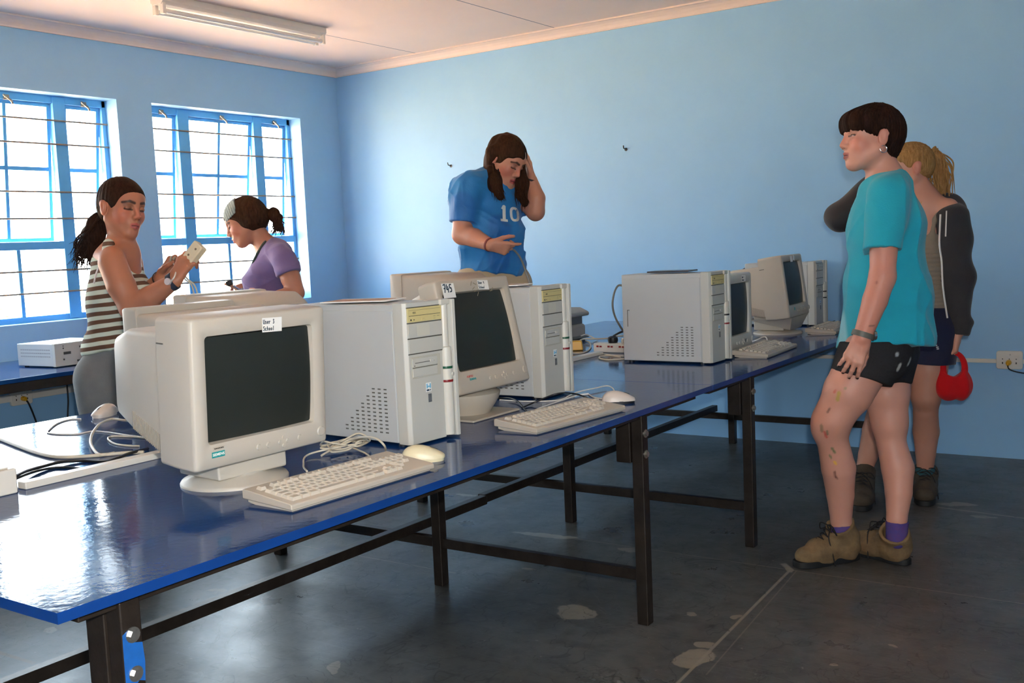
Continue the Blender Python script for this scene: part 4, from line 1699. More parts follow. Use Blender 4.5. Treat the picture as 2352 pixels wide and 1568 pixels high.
class Head:
    """local head frame: f forward, r to the person's right, u up; c is midway between the ears"""
    def __init__(s, c, fwd, up=(0, 0, 1), sc=1.0, roll=0.0):
        s.c = Vector(c)
        s.f = Vector(fwd).normalized()
        up = Vector(up)
        s.u = (up - s.f * up.dot(s.f)).normalized()
        s.r = s.f.cross(s.u)
        if roll:
            q = Matrix.Rotation(roll, 3, s.f)
            s.u, s.r = q @ s.u, q @ s.r
        s.s = sc

    def p(s, f, r, u):
        return s.c + (s.f * f + s.r * r + s.u * u) * s.s

    def axes(s):
        return (s.f, s.r, s.u)

    def add(s, F, neck_to, neck_r=.055, jaw=1.0):
        A = s.axes()
        E = lambda f, r, u, rad, k=.02, mode='u': F.ell(s.p(f, r, u), [x * s.s for x in rad], A, k, mode)
        K = lambda a, b, ra, rb, k=.012, mode='u': F.cone(s.p(*a), s.p(*b), ra * s.s, rb * s.s, k, mode=mode)
        E(-.014, 0, .034, (.094, .074, .082))
        E(.030, 0, -.028, (.062, .062, .084), .03)
        E(.048, 0, .040, (.046, .056, .050), .03)
        for q in (-1, 1):
            K((-.004, q * .054, -.050), (.058, q * .016, -.098), .020, .018, .03)
            E(.056, q * .036, -.030, (.026, .024, .024), .02)
        E(.066, 0, -.101, (.022, .022, .017), .02)
        K((.078, -.026, .021), (.078, .026, .021), .011, .011, .02)
        for q in (-1, 1):
            E(.094, q * .031, .001, (.016, .017, .012), .012, 's')
            E(.0755, q * .031, .000, (.0150, .0165, .0125), .004)
        K((.088, 0, .010), (.1085, 0, -.030), .0085, .0100, .014)
        for q in (-1, 1):
            E(.0985, q * .0105, -.036, (.0100, .0080, .0075), .008)
        E(.078, 0, -.064, (.018, .026, .022), .02)
        K((.0885, -.017, -.0655), (.0965, 0, -.062), .0045, .0062, .006)
        K((.0885, .017, -.0655), (.0965, 0, -.062), .0045, .0062, .006)
        K((.0870, -.015, -.0735), (.0945, 0, -.0755), .0048, .0068, .006)
        K((.0870, .015, -.0735), (.0945, 0, -.0755), .0048, .0068, .006)
        K((.094, -.017, -.0690), (.103, 0, -.0687), .0012, .0018, .003, 's')
        K((.094, .017, -.0690), (.103, 0, -.0687), .0012, .0018, .003, 's')
        for q in (-1, 1):
            E(-.014, q * .0760, -.008, (.019, .0085, .031), .006)
            E(-.020, q * .0800, .008, (.016, .0070, .016), .005)
            E(-.008, q * .0865, -.006, (.0095, .0055, .017), .004, 's')
        F.cone(s.p(-.026, 0, -.050), neck_to, neck_r * s.s, neck_r * 1.08, .03)
        return s

    def tones(s, skin, lip=(168, 92, 86), blush=.35, brow=(52, 36, 28), red=(200, 108, 92), lidded=False):
        dk = tuple(v * .55 for v in skin)
        L = [(s.p(.08, q * .048, -.030), s.p(.06, q * .056, -.040), .014, .028, red, blush) for q in (-1, 1)]
        L += [(s.p(.112, 0, -.030), s.p(.100, 0, -.010), .006, .014, red, blush * .8)]
        L += [(s.p(-.014, q * .084, .010), s.p(-.014, q * .084, -.020), .016, .016, red, blush * .7) for q in (-1, 1)]
        L += [(s.p(.094, -.016, -.066), s.p(.100, 0, -.062), .0045, .004, lip, .85), (s.p(.094, .016, -.066), s.p(.100, 0, -.062), .0045, .004, lip, .85),
              (s.p(.092, -.014, -.073), s.p(.098, 0, -.075), .0052, .004, lip, .85), (s.p(.092, .014, -.073), s.p(.098, 0, -.075), .0052, .004, lip, .85)]
        L += [(s.p(.092, -.016, -.069), s.p(.099, 0, -.0688), .0006, .0030, (80, 36, 34), .9), (s.p(.092, .016, -.069), s.p(.099, 0, -.0688), .0006, .0030, (80, 36, 34), .9)]
        for q in (-1, 1):
            L += [(s.p(.091, q * .013, .0215), s.p(.086, q * .030, .0265), .0034, .004, brow, .95), (s.p(.086, q * .030, .0265), s.p(.070, q * .049, .0190), .0028, .004, brow, .95)]
            L += [(s.p(.088, q * .020, .010), s.p(.078, q * .044, .010), .004, .008, dk, .35)]
            if lidded:
                L += [(s.p(.0905, q * .019, -.0060), s.p(.0915, q * .030, -.0085), .0022, .0030, brow, 1.0), (s.p(.0915, q * .030, -.0085), s.p(.080, q * .045, -.0045), .0022, .0030, brow, 1.0), (s.p(.090, q * .022, -.002), s.p(.082, q * .042, -.001), .004, .005, dk, .45)]
            else:
                L += [(s.p(.0905, q * .020, -.001), s.p(.084, q * .043, -.001), .0014, .0022, (200, 194, 190), .85),
                      (s.p(.0925, q * .029, -.001), s.p(.0925, q * .031, -.001), .0036, .0016, (58, 74, 88), 1.0),
                      (s.p(.0905, q * .018, .0022), s.p(.0925, q * .031, .0050), .0018, .0026, brow, 1.0), (s.p(.0925, q * .031, .0050), s.p(.081, q * .047, .0015), .0018, .0026, brow, 1.0)]
        L += [(s.p(.1035, q * .0075, -.0420), s.p(.1035, q * .006, -.0415), .0018, .002, (70, 34, 30), .8) for q in (-1, 1)]
        return L


def hand(F, wrist, d, n, side, curl, spread=.10, sc=.92, thumb=(.55, .75, .35), thumb_curl=.35, k=.010):
    """d along the hand, n the way the palm faces, side +1/-1 picks the thumb side (d x n); curl per finger (index..little), radians per joint
    or (a,b,c). Returns fingertip positions"""
    w = Vector(wrist)
    d = Vector(d).normalized()
    n = Vector(n)
    n = (n - d * n.dot(d)).normalized()
    t = d.cross(n) * side
    S = sc
    tips = []
    kn = [(.086, .030), (.090, .010), (.085, -.010), (.077, -.028)]
    ln = [.070, .079, .073, .057]
    rd_ = [.0092, .0095, .0090, .0080]
    F.cone(w - d * .01, w + d * (.03 * S), .023 * S, .026 * S, k, n, .72)
    for i in range(4):
        kp = w + d * (kn[i][0] * S) + t * (kn[i][1] * S)
        F.cone(w + t * (kn[i][1] * .55 * S) + d * (.012 * S), kp, .0145 * S, .0115 * S, .012, n, .95)
        c = curl[i] if isinstance(curl[i], (tuple, list)) else (curl[i], curl[i] * 1.1, curl[i] * .8)
        a = 0.0
        p = kp
        sp = (1.5 - i) * spread
        dd = (d * math.cos(sp) + t * math.sin(sp)).normalized()
        r0 = rd_[i] * S
        for j, fr_ in enumerate((.44, .31, .25)):
            a += c[j]
            e = dd * math.cos(a) + n * math.sin(a)
            q = p + e * (ln[i] * fr_ * S)
            F.cone(p, q, r0 * (1 - .09 * j), r0 * (1 - .09 * (j + 1)), .004 if j else .008)
            p = q
        tips.append(p)
    p = w + d * (.020 * S) + t * (.022 * S) + n * (.004 * S)
    e = (d * thumb[0] + t * thumb[1] + n * thumb[2]).normalized()
    for j, (L, r0, r1) in enumerate(((.046, .0155, .0115), (.032, .0108, .0098), (.026, .0098, .0078))):
        q = p + e * (L * S)
        F.cone(p, q, r0 * S, r1 * S, .010 if j == 0 else .004)
        p = q
        e = (e * math.cos(thumb_curl) + (d * .8 - t * .5 + n * .3).normalized() * math.sin(thumb_curl)).normalized()
    tips.append(p)
    return tips


def strands(name, curves, r, mat, parent, root, n=5, taper=None):
    m = MB()
    for c in curves:
        m.tube([Vector(p) - Vector(root) for p in c], r, n, taper=taper or (lambda u: 1.0 - .75 * u))
    return obj(name, m, mat, parent)


def ring_obj(name, c, axis, r, w, th, mat, parent, root, flat=1.0, fn=None):
    """a band around a wrist"""
    ax = Vector(axis).normalized()
    u = ax.cross(Vector((0.3, 0.2, 0.9))).normalized() if fn is None else (Vector(fn) - ax * Vector(fn).dot(ax)).normalized()
    v = ax.cross(u)
    m = MB()
    rings = []
    for i in range(28):
        a = 2 * PI * i / 28
        o = u * math.cos(a) * flat + v * math.sin(a)
        c0 = Vector(c) - Vector(root)
        rings.append([c0 + o * (r + th) + ax * w / 2, c0 + o * r + ax * w / 2, c0 + o * r - ax * w / 2, c0 + o * (r + th) - ax * w / 2])
    rings.append(rings[0])
    m.loft(rings, False, 0, True)
    return obj(name, m, mat, parent, ang=60)
# ------------------------------------------------------------------ people
def skin_mat(name):
    return M_(name, (200, 150, 130), 0.48, var=0.08, vscale=30, col2=(170, 110, 95), bump=0.06, bscale=220, spec=0.4, attr='tone', sss=0.06)


SKIN = skin_mat('skin')


def cloth(name, col, var=.18, col2=None, rough=.85, vs=6, bump=.25, bs=180):
    return M_(name, col, rough, var=var, vscale=vs, col2=col2, bump=bump, bscale=bs, spec=.2, sheen=.15)


def hair_mat(name, col, col2, rough=.42):
    return M_(name, col, rough + .2, var=.8, vscale=26, col2=col2, bump=.5, bscale=60, spec=.03, stretch=(5, 5, .8))


HDARK = hair_mat('dark_brown_hair', (44, 30, 24), (22, 15, 13))
HBROWN = hair_mat('brown_hair', (56, 38, 28), (32, 22, 17))
HBLOND = hair_mat('blond_hair', (176, 138, 88), (122, 90, 54), .5)
EYEW = M_('eye_white', (226, 220, 214), .2)
BOOT = M_('tan_suede', (132, 108, 74), .85, var=.7, vscale=16, col2=(84, 66, 46), bump=.4, bscale=90)
BOOTD = M_('dark_brown_suede', (74, 62, 48), .8, var=.6, vscale=16, col2=(46, 42, 36), bump=.4, bscale=90)
SOLE = M_('black_boot_sole', (24, 26, 28), .6, var=.3)
LACE = M_('black_lace', (20, 18, 18), .7)


def person(F, label, root, h, fine, skin, strokes, sm=1):
    V, Q = sdf_mesh(F, h, fine, sm)
    b = np_obj('person', V, Q, SKIN, None, root, paint(V, skin, strokes))
    tag(b, label, 'person')
    return b


def garment(name, F, h, mat, body, root, sm=1, base=None, strokes=(), fine=()):
    V, Q = sdf_mesh(F, h, fine, sm)
    return np_obj(name, V, Q, mat, body, root, paint(V, base, strokes) if base else None)


def boot(body, root, heel, toe, top, upper, height=.14, collar=None, name='boot', wide=1.0, lace=True):
    hl, to = Vector((heel[0], heel[1], 0)), Vector((toe[0], toe[1], 0))
    d = (to - hl).normalized()
    s = d.cross(Vector((0, 0, 1)))
    Z = Vector((0, 0, 1))
    L = (to - hl).length
    top = Vector(top)
    F = Form()
    ank = hl + d * .055 + Z * .085
    F.cone(ank, top, .054, .060, .03, s, .92, flat=True)
    F.cone(hl + d * .050 + Z * .055, ank, .052, .054, .03, s, .9)
    F.cone(hl + d * .055 + Z * .050, hl + d * (L * .60) + Z * .052, .047, .045, .03, s, .95 * wide)
    F.cone(hl + d * (L * .55) + Z * .045, to - d * .046 + Z * .040, .046, .040, .03, s, 1.12 * wide)
    F.cone(ank + d * .012, hl + d * (L * .62) + Z * .055, .042, .038, .03, s, .9)
    F.cut(Z * .012, -Z)
    F.cone(top - (top - ank).normalized() * .03, top + (top - ank).normalized() * .02, .043, .046, .004, s, .92, mode='s')
    F.noise = waves(int(abs(heel[0]) * 1000) % 97, 8, 40, 130, .0022)
    o = garment(name, F, .0045, upper, body, root)
    sm_ = MB()
    poly = []
    for i in range(36):
        a = 2 * PI * i / 36
        x = L / 2 + (L / 2 + .006) * math.cos(a)
        w = (.043 if math.cos(a) < 0 else .050) * wide
        if abs(math.cos(a)) < .35:
            w *= .90
        y = w * math.copysign(abs(math.sin(a)) ** .6, math.sin(a))
        poly.append((x, y))
    fn = lambda a, b_, z: tuple(hl + d * a + s * b_ + Z * z - Vector(root))
    sm_.prism(poly, .001, .026, fn=fn, smooth=True)
    obj('sole', sm_, SOLE, o, bevel=.003)
    if lace:
        lm = MB()
        for i in range(5):
            u = i / 4
            c = (hl + d * (L * .66) + Z * .088) * (1 - u) + (ank + d * .060 + Z * .060) * u
            w = .026
            lm.tube(spline([c - s * w - Z * .004, c + Z * .006 + d * .004, c + s * w - Z * .004], 4), .0024, 6)
            if i < 4:
                u2 = (i + 1) / 4
                c2 = (hl + d * (L * .66) + Z * .088) * (1 - u2) + (ank + d * .060 + Z * .060) * u2
                lm.tube(spline([c - s * w - Z * .004, (c + c2) / 2 + d * .008 + Z * .008, c2 + s * w - Z * .004], 4), .0024, 6)
        c = ank + d * .060 + Z * .058
        for q in (-1, 1):
            lm.tube(spline([c, c + s * q * .04 + d * .02 + Z * .01, c + s * q * .055 - Z * .02 + d * .012, c + s * q * .02 + d * .01 - Z * .005], 6), .0024, 6)
        lm.tube(spline([c, c + d * .035 - s * .035 - Z * .03, c + d * .030 - s * .052 - Z * .09, hl + d * (L * .5) - s * .058 + Z * .004], 8), .0024, 6)
        lm.v = [tuple(Vector(v) - Vector(root)) for v in lm.v]
        obj('laces', lm, LACE, o)
    return o


def cap_hair(H, F, grow=.012, back=0.0):
    """skull-hugging hair base in the head frame"""
    E = lambda f, r, u, rad, k=.02, mode='u': F.ell(H.p(f, r, u), [x * H.s for x in rad], H.axes(), k, mode)
    E(-.014 - back, 0, .036, (.094 + grow, .074 + grow, .082 + grow))
    E(.034, 0, .032, (.060 + grow * .45, .060 + grow * .5, .060 + grow * .5), .02)
    return E


def radial(H, c, n, amp, seed, front=False):
    """strand relief running from the crown outwards"""
    r = np.random.default_rng(seed)
    fs = r.integers(18, 70, n)
    ph = r.uniform(0, 2 * PI, n)
    o, A = npv(H.p(*c)), np.array([npv(v) for v in H.axes()])

    def fn(x, y, z):
        P = np.stack([x, y, z], -1) - o
        q = P @ A.T
        az = np.arctan2(q[..., 1], q[..., 0] + 1e-9)
        rr = np.linalg.norm(q, axis=-1)
        s = 0
        for f_, p in zip(fs, ph):
            s = s + np.sin(f_ * az + p + rr * 9)
        if front:
            g = (np.stack([x, y, z], -1) - npv(H.c)) @ A[0]
            s = s * np.clip((.050 - g) / .04, 0, 1)
        return amp * s / n ** .5
    return fn


# ================================================================= person in turquoise
D1 = 3.877
Q1 = lambda px, py, dd=0.0: atv(px, py, D1 + dd)
root = Vector((4.66, -2.19, 0))
H1 = Head(Q1(1999, 318), -VX * 1.0 + VY * .02 - VZ * .10, VY * 1.0 + VX * .04, 1.0)
B = Form()
H1.add(B, Q1(2032, 400, 0), .054)
# torso under the shirt
B.cone(Q1(2036, 440, 0), Q1(2030, 640, 0), .080, .095, .05, VZ, 1.35)
B.cone(Q1(2030, 640, 0), Q1(2015, 815, 0), .095, .110, .05, VZ, 1.35)
B.cone(Q1(2036, 440, -.13), Q1(2036, 440, .13), .05, .05, .04)
# arms
sh, el, wr = Q1(2040, 452, -.175), Q1(2027, 636, -.225), Q1(1980, 776, -.235)
B.chain([(sh, .050), (Q1(2030, 560, -.205), .050), (el, .043)], .02)
B.chain([(el, .043), (Q1(2010, 690, -.232), .043), (wr, .028)], .02)
B.cone(el, wr, .036, .026, .02)
tp1 = hand(B, wr, Q1(1942, 868, -.25) - wr, VZ + VX * .25, 1, [(.35, .45, .3), (.40, .45, .3), (.35, .5, .3), (.20, .45, .3)], .13, .98, (.75, .35, .5))
B.chain([(Q1(2036, 452, .17), .048), (Q1(2010, 620, .20), .040), (Q1(1975, 740, .10), .028)], .02)
hand(B, Q1(1975, 742, .10), Q1(1950, 800, .06) - Q1(1975, 742, .10), -VZ + VX * .2, 1, [.4, .4, .4, .4], .06)
# legs
lh, lk, la = Q1(1995, 815, -.075), Q1(1905, 985, -.06), Q1(1932, 1196, .03)
B.chain([(lh, .098), (Q1(1948, 900, -.075), .092), (Q1(1912, 962, -.065), .068)], .03)
B.chain([(Q1(1912, 962, -.065), .068), (Q1(1912, 1010, -.045), .058), (Q1(1926, 1075, -.02), .064), (Q1(1930, 1135, .01), .052), (la, .040), (Q1(1936, 1232, .03), .034)], .03)
B.ell(Q1(1893, 985, -.06), (.045, .045, .055), None, .03)
rh, rk, ra = Q1(2032, 815, .075), Q1(2046, 995, .04), Q1(2060, 1190, -.03)
B.chain([(rh, .098), (Q1(2036, 905, .06), .088), (Q1(2043, 970, .045), .064)], .03)
B.chain([(Q1(2043, 970, .045), .064), (Q1(2047, 1015, .035), .055), (Q1(2062, 1075, .015), .061), (Q1(2064, 1130, -.01), .050), (ra, .038), (Q1(2056, 1236, -.03), .033)], .03)
st = H1.tones((205, 150, 130), blush=.34, brow=(48, 34, 28))
st += [(Q1(2030, 560, -.26), Q1(1985, 770, -.27), .03, .05, (196, 120, 100), .5)]
# knocks and paint smears on the legs and arm
for (x0, y0, x1, y1, dd, r, c_, s_) in [(1898, 875, 1900, 900, -.18, .006, (200, 70, 60), .6), (1912, 905, 1913, 925, -.19, .008, (170, 160, 40), .7), (1938, 880, 1941, 890, -.19, .005, (90, 130, 70), .5),
                                      (1889, 935, 1888, 943, -.17, .004, (70, 50, 45), .7), (1872, 985, 1878, 1000, -.15, .006, (60, 90, 50), .6), (1885, 1008, 1894, 1018, -.16, .005, (190, 50, 45), .8),
                                      (1895, 1003, 1899, 1008, -.16, .004, (60, 100, 70), .8), (1913, 1050, 1920, 1054, -.16, .0035, (60, 110, 60), .9), (1893, 1068, 1897, 1071, -.15, .003, (60, 110, 60), .8),
                                      (1915, 1082, 1921, 1083, -.16, .004, (230, 180, 40), .95), (1906, 1103, 1912, 1120, -.15, .004, (90, 45, 35), .8), (1912, 1120, 1917, 1128, -.15, .003, (90, 45, 35), .7),
                                      (2010, 646, 2012, 650, -.28, .004, (120, 60, 55), .6), (1999, 748, 2003, 745, -.27, .003, (50, 35, 40), .7)]:
    st.append((Q1(x0, y0, dd), Q1(x1, y1, dd + .01), r * .6, .004, c_, s_ * .9))
bb = lambda c, r: (Vector(c) - Vector((r, r, r)), Vector(c) + Vector((r, r, r)))
fine = [(*bb(H1.p(0, 0, -.005), .135), .0026), (*bb(Q1(1950, 825, -.24), .105), .0024)]
p1 = person(B, 'person in a turquoise T-shirt and black shorts standing in tan boots', root, .0050, fine, (205, 150, 130), st)
# fingernails painted dark
nm = MB()
for t_ in tp1[:4]:
    rr_ = Vector(t_) - Vector(root)
    nm.lathe([(.0005, -.0062), (.0045, -.004), (.0058, 0), (.0045, .004), (.0005, .0062)], rr_ - VZ * .0045 - VY * .001, 10)
obj('nails', nm, M_('black_nail_polish', (18, 16, 18), .25), p1)
# hair: short, fringe swept forward
G = Form()
E = cap_hair(H1, G, .016, .006)
E(.052, 0, .066, (.056, .066, .036), .03)
E(.078, .0, .046, (.026, .058, .034), .025)
E(-.060, 0, .000, (.055, .066, .070), .04)
E(-.058, 0, -.048, (.040, .052, .045), .03)
G.cut(H1.p(.02, 0, .0205), H1.f * .30 - H1.u * 1.0 + H1.f * .0) if False else None
# carve the face and the ear clear
E(.068, 0, -.044, (.075, .12, .066), .012, 's')
E(.022, 0, -.050, (.050, .12, .056), .012, 's')
for q in (-1, 1):
    E(-.012, q * .090, -.016, (.024, .030, .038), .008, 's')
G.noise = radial(H1, (-.03, 0, .09), 10, .0022, 5)
hr1 = garment('hair', G, .0030, HDARK, p1, root)
cur = []
rg = np.random.default_rng(11)
for i in range(150):
    az, el_ = rg.uniform(-PI, PI), rg.uniform(.15, 1.5)
    f_, r_, u_ = math.cos(az) * math.cos(el_), math.sin(az) * math.cos(el_), math.sin(el_)
    base = Vector((f_ * .110 - .018, r_ * .090, u_ * .098 + .036))
    dn = Vector((f_ * .03, r_ * .03, -.035 - .02 * rg.random()))
    if f_ > .35 and base.z < .07:
        continue
    if u_ < .86 or i % 2:
        continue
    cur.append([H1.p(*(base - Vector((f_, r_, u_)) * .006)), H1.p(*(base + dn * .45 + Vector((f_, r_, 0)) * .004)), H1.p(*(base + dn + Vector((f_, r_, 0)) * rg.uniform(-.004, .010)))])
strands('hair_tufts', [spline(c_, 4) for c_ in cur], .0022, HDARK, hr1, root)
# earring
er = MB()
c0 = H1.p(-.012, -.085, -.054) - root
for i in range(1):
    er.tube([c0 + H1.f * .0125 * math.cos(a) + H1.u * .0135 * math.sin(a) for a in [2 * PI * k / 24 * .86 + .9 for k in range(25)]], .0016, 8)
er.lathe([(.0005, -.003), (.003, 0), (.0005, .003)], c0 - H1.f * .009 + H1.u * .009, 8)
obj('hoop_earring', er, M_('silver', (220, 220, 224), .15, 1.0), p1)
# T-shirt
TQ = cloth('turquoise_cotton', (34, 158, 178), .22, (24, 132, 156), vs=4)
S = Form()
S.cone(Q1(2032, 444, 0), Q1(2036, 520, 0), .090, .124, .05, VZ, 1.42)
S.cone(Q1(2036, 520, 0), Q1(2034, 650, 0), .124, .138, .05, VZ, 1.34)
S.cone(Q1(2034, 650, 0), Q1(2024, 830, 0), .138, .164, .05, VZ, 1.22)
S.cone(Q1(2060, 700, 0), Q1(2075, 770, 0), .11, .095, .06, VZ, 1.4)
S.cone(Q1(2040, 440, -.14), Q1(2040, 440, .14), .056, .056, .05)
S.cone(Q1(2026, 395), Q1(2034, 430), .058, .074, .04)
S.cone(Q1(2040, 448, -.165), Q1(2029, 574, -.218), .072, .065, .035, flat=True)
S.cone(Q1(2040, 448, .165), Q1(2020, 574, .215), .070, .063, .035, flat=True)
S.cone(Q1(2030, 550, -.212), Q1(2027, 590, -.222), .052, .0545, .004, mode='s')
S.cut(Q1(1990, 409), VY * 1.0 - VX * .26, .030)
S.cone(Q1(2024, 365), Q1(2032, 408), .058, .060, .008, mode='s')
S.cut(Q1(2015, 794), -VY + VX * .03, .006)
S.cone(Q1(2030, 752, 0), Q1(2022, 860, 0), .112, .136, .004, VZ, 1.18, mode='s')
fw = waves(3, 12, 10, 30, .0100, (1, 1, .35))
fz = waves(8, 8, 24, 60, .0040, (.6, .6, 1.2))
fc = creases(5, 5, 14, 26, .0070, (1, 1, .6))
S.noise = lambda x, y, z: fw(x, y, z) * .6 * np.clip((1.42 - z) / .4, .25, 1) + fz(x, y, z) * .6 + fc(x, y, z)
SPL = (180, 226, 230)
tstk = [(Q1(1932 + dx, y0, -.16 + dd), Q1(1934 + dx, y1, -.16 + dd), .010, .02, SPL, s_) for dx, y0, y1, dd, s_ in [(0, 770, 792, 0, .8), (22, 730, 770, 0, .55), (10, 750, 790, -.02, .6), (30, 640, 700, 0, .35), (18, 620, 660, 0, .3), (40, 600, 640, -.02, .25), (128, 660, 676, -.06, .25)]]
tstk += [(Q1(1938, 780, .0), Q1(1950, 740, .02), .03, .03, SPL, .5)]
p1s = garment('t_shirt', S, .0050, M_('turquoise_cotton_worn', (34, 158, 178), .85, var=.15, vscale=5, col2=(24, 128, 150), bump=.25, bscale=180, spec=.2, attr='tone', sheen=.15), p1, root, base=(30, 156, 178), strokes=tstk)
# shorts
BKC = M_('black_cotton', (46, 44, 46), .85, var=.3, vscale=8, col2=(34, 32, 34), bump=.25, bscale=160, spec=.2, attr='tone')
S = Form()
S.cone(Q1(2020, 790, 0), Q1(2016, 806, 0), .122, .126, .04, VZ, 1.24)
S.cone(Q1(2002, 796, -.070), Q1(1979, 868, -.078), .116, .112, .04, flat=True)
S.cone(Q1(2040, 805, .07), Q1(2026, 866, .062), .116, .110, .04, flat=True)
S.cone(Q1(2032, 846, .065), Q1(2025, 880, .062), .090, .094, .004, mode='s')
S.cut(Q1(2015, 784), VY)
S.noise = waves(21, 8, 20, 50, .0026)
shk = [(Q1(2063, 848, -.16), Q1(2066, 838, -.16), .006, .005, (210, 210, 206), .8), (Q1(2083, 834, -.12), Q1(2086, 824, -.12), .006, .008, (200, 200, 196), .8), (Q1(2057, 812, -.17), Q1(2058, 813, -.17), .005, .006, (190, 190, 190), .8),
       (Q1(1928, 800, -.15), Q1(1934, 812, -.15), .010, .02, (120, 40, 44), .6), (Q1(1916, 825, -.12), Q1(1920, 830, -.12), .008, .02, (120, 40, 44), .6)]
p1h = garment('shorts', S, .0050, BKC, p1, root, base=(44, 43, 45), strokes=shk)
# watch
WB = M_('grey_watch_strap', (92, 92, 84), .5)
wa = ring_obj('watch', wr + (el - wr).normalized() * .012, wr - el, .0375, .020, .0035, WB, p1, root, .84, VZ)
cf = wr + (el - wr).normalized() * .010 + VX * .034 - VZ * .016 - root
obj('watch_case', MB().cyl(cf - VX * .003, cf + VX * .007, .017, .016, 20), M_('steel_case', (180, 180, 176), .25, .9), wa)
# boots and socks
SOCK = M_('purple_sock', (70, 62, 128), .9, var=.3, vscale=40, col2=(120, 40, 60))
for (hx, hy, tx_, ty_, tpx, tpy, dd, nm_) in [(1968, 1282, 1835, 1302, 1928, 1204, .03, 'l'), (2086, 1298, 1972, 1268, 2054, 1220, -.03, 'r')]:
    hv, tv = on(hx, hy, 2, 0), on(tx_, ty_, 2, 0)
    tv = hv + (tv - hv).normalized() * .275
    boot(p1, root, hv, tv, Q1(tpx, tpy, dd), BOOT)
    sk = Form()
    sk.cone(Q1(tpx + 7, tpy + (-2 if dd > 0 else -24), dd), Q1(tpx + 5, tpy + 18, dd), .0425, .0400, .01, flat0=True)
    garment('sock', sk, .005, SOCK, p1, root)

# ================================================================= person with the red bag, behind
D2 = 4.78
Q2 = lambda px, py, dd=0.0: atv(px, py, D2 + dd)
root = Vector((4.60, -1.28, 0))
H2 = Head(Q2(2088, 388, .02), -VX * 1.0 + VZ * .10 - VY * .06, VY, .98)
B = Form()
H2.add(B, Q2(2118, 458, .0), .052)
B.cone(Q2(2120, 470, 0), Q2(2125, 600, 0), .082, .092, .05, VX * .6 - VZ * .8, 1.0)
B.cone(Q2(2125, 600, 0), Q2(2130, 760, 0), .098, .112, .05, VX, 1.18)
B.cone(Q2(2060, 478, .10), Q2(2178, 478, -.08), .048, .046, .04)
ls, le, lw = Q2(2192, 494, -.10), Q2(2208, 640, -.10), Q2(2200, 762, -.13)
B.chain([(ls, .042), (le, .036), (lw, .028)], .02)
HB = Q2(2192, 806, -.15)
hand(B, Q2(2199, 768, -.132), Q2(2192, 830, -.14) - Q2(2199, 768, -.132), VX * -.9 + VZ * .45, 1, [(.7, 1.15, .8), (.75, 1.2, .8), (.75, 1.2, .8), (.7, 1.2, .8)], .02, .92, (.8, .2, .6))
rs, re, rw = Q2(2040, 484, .12), Q2(1920, 500, .02), Q2(2012, 412, -.02)
B.chain([(rs, .042), (re, .038), (rw, .028)], .02)
hand(B, rw, Q2(2060, 372, -.01) - rw, VZ * 1.0, -1, [.3, .3, .3, .3], .06, .92)
ll, lk, la = Q2(2140, 770, -.06), Q2(2126, 925, -.05), Q2(2125, 1078, .05)
B.chain([(ll, .095), (Q2(2132, 850, -.07), .084), (Q2(2127, 910, -.08), .062)], .03)
B.chain([(Q2(2127, 910, -.06), .062), (Q2(2126, 945, -.05), .055), (Q2(2127, 990, -.01), .060), (Q2(2126, 1040, .02), .046), (la, .038), (Q2(2125, 1130, .07), .036)], .03)
rl, rk, ra = Q2(2090, 770, .09), Q2(2025, 935, .07), Q2(1984, 1080, .08)
B.chain([(rl, .095), (Q2(2055, 860, .08), .080), (Q2(2028, 920, .07), .060)], .03)
B.chain([(Q2(2028, 920, .07), .060), (Q2(2010, 990, .08), .060), (Q2(1994, 1045, .08), .046), (ra, .038), (Q2(1983, 1130, .08), .036)], .03)
fine = [(*bb(H2.p(0, 0, -.005), .13), .0030), (*bb(Q2(2195, 795, -.14), .085), .0026)]
st = H2.tones((200, 148, 126), blush=.6, brow=(120, 90, 60)) + [(lk, Q2(2126, 880, -.1), .12, .1, (150, 104, 84), .35)]
p2 = person(B, 'blond person in a dark hoodie and navy shorts, holding a red bag', root, .006, fine, (200, 146, 124), st)
G = Form()
E = cap_hair(H2, G, .010, .002)
E(-.050, 0, .000, (.060, .062, .062), .03)
E(.070, 0, -.036, (.066, .12, .072), .010, 's')
E(.020, 0, -.066, (.060, .12, .058), .010, 's')
for q in (-1, 1):
    E(-.008, q * .090, -.018, (.026, .030, .036), .008, 's')
G.noise = radial(H2, (-.09, 0, .05), 10, .0016, 9)
hr2 = garment('hair', G, .0034, HBLOND, p2, root)
pb = H2.p(-.100, 0, .048)
cur = []
rg = np.random.default_rng(5)
for i in range(90):
    o = Vector(rg.normal(0, .010, 3))
    s_ = Vector(rg.normal(0, .020, 3))
    w_ = Vector(rg.normal(0, .012, 3))
    cur.append(spline([pb + o * .5 + VX * -.012, pb + VX * .026 + VY * (.010 + .01 * rg.random()) + o, pb + VX * .045 - VY * .045 + s_ + o, pb + VX * .050 - VY * .11 + s_ * 1.1 + w_, pb + VX * (.052 + .02 * rg.random()) - VY * (.17 + .05 * rg.random()) + s_ * .9], 5))
pt = strands('ponytail', cur, .0048, HBLOND, hr2, root, 5, lambda u: .55 + .9 * u * (1 - u) * 2 - .45 * u)
G = Form()
G.chain([(pb - VX * .01, .016), (pb + VX * .030 + VY * .002, .022), (pb + VX * .045 - VY * .06, .030), (pb + VX * .050 - VY * .13, .026), (pb + VX * .06 - VY * .19, .010)], .02)
G.noise = waves(4, 8, 60, 160, .003, (1, 1, .3))
garment('ponytail_core', G, .0040, HBLOND, hr2, root)
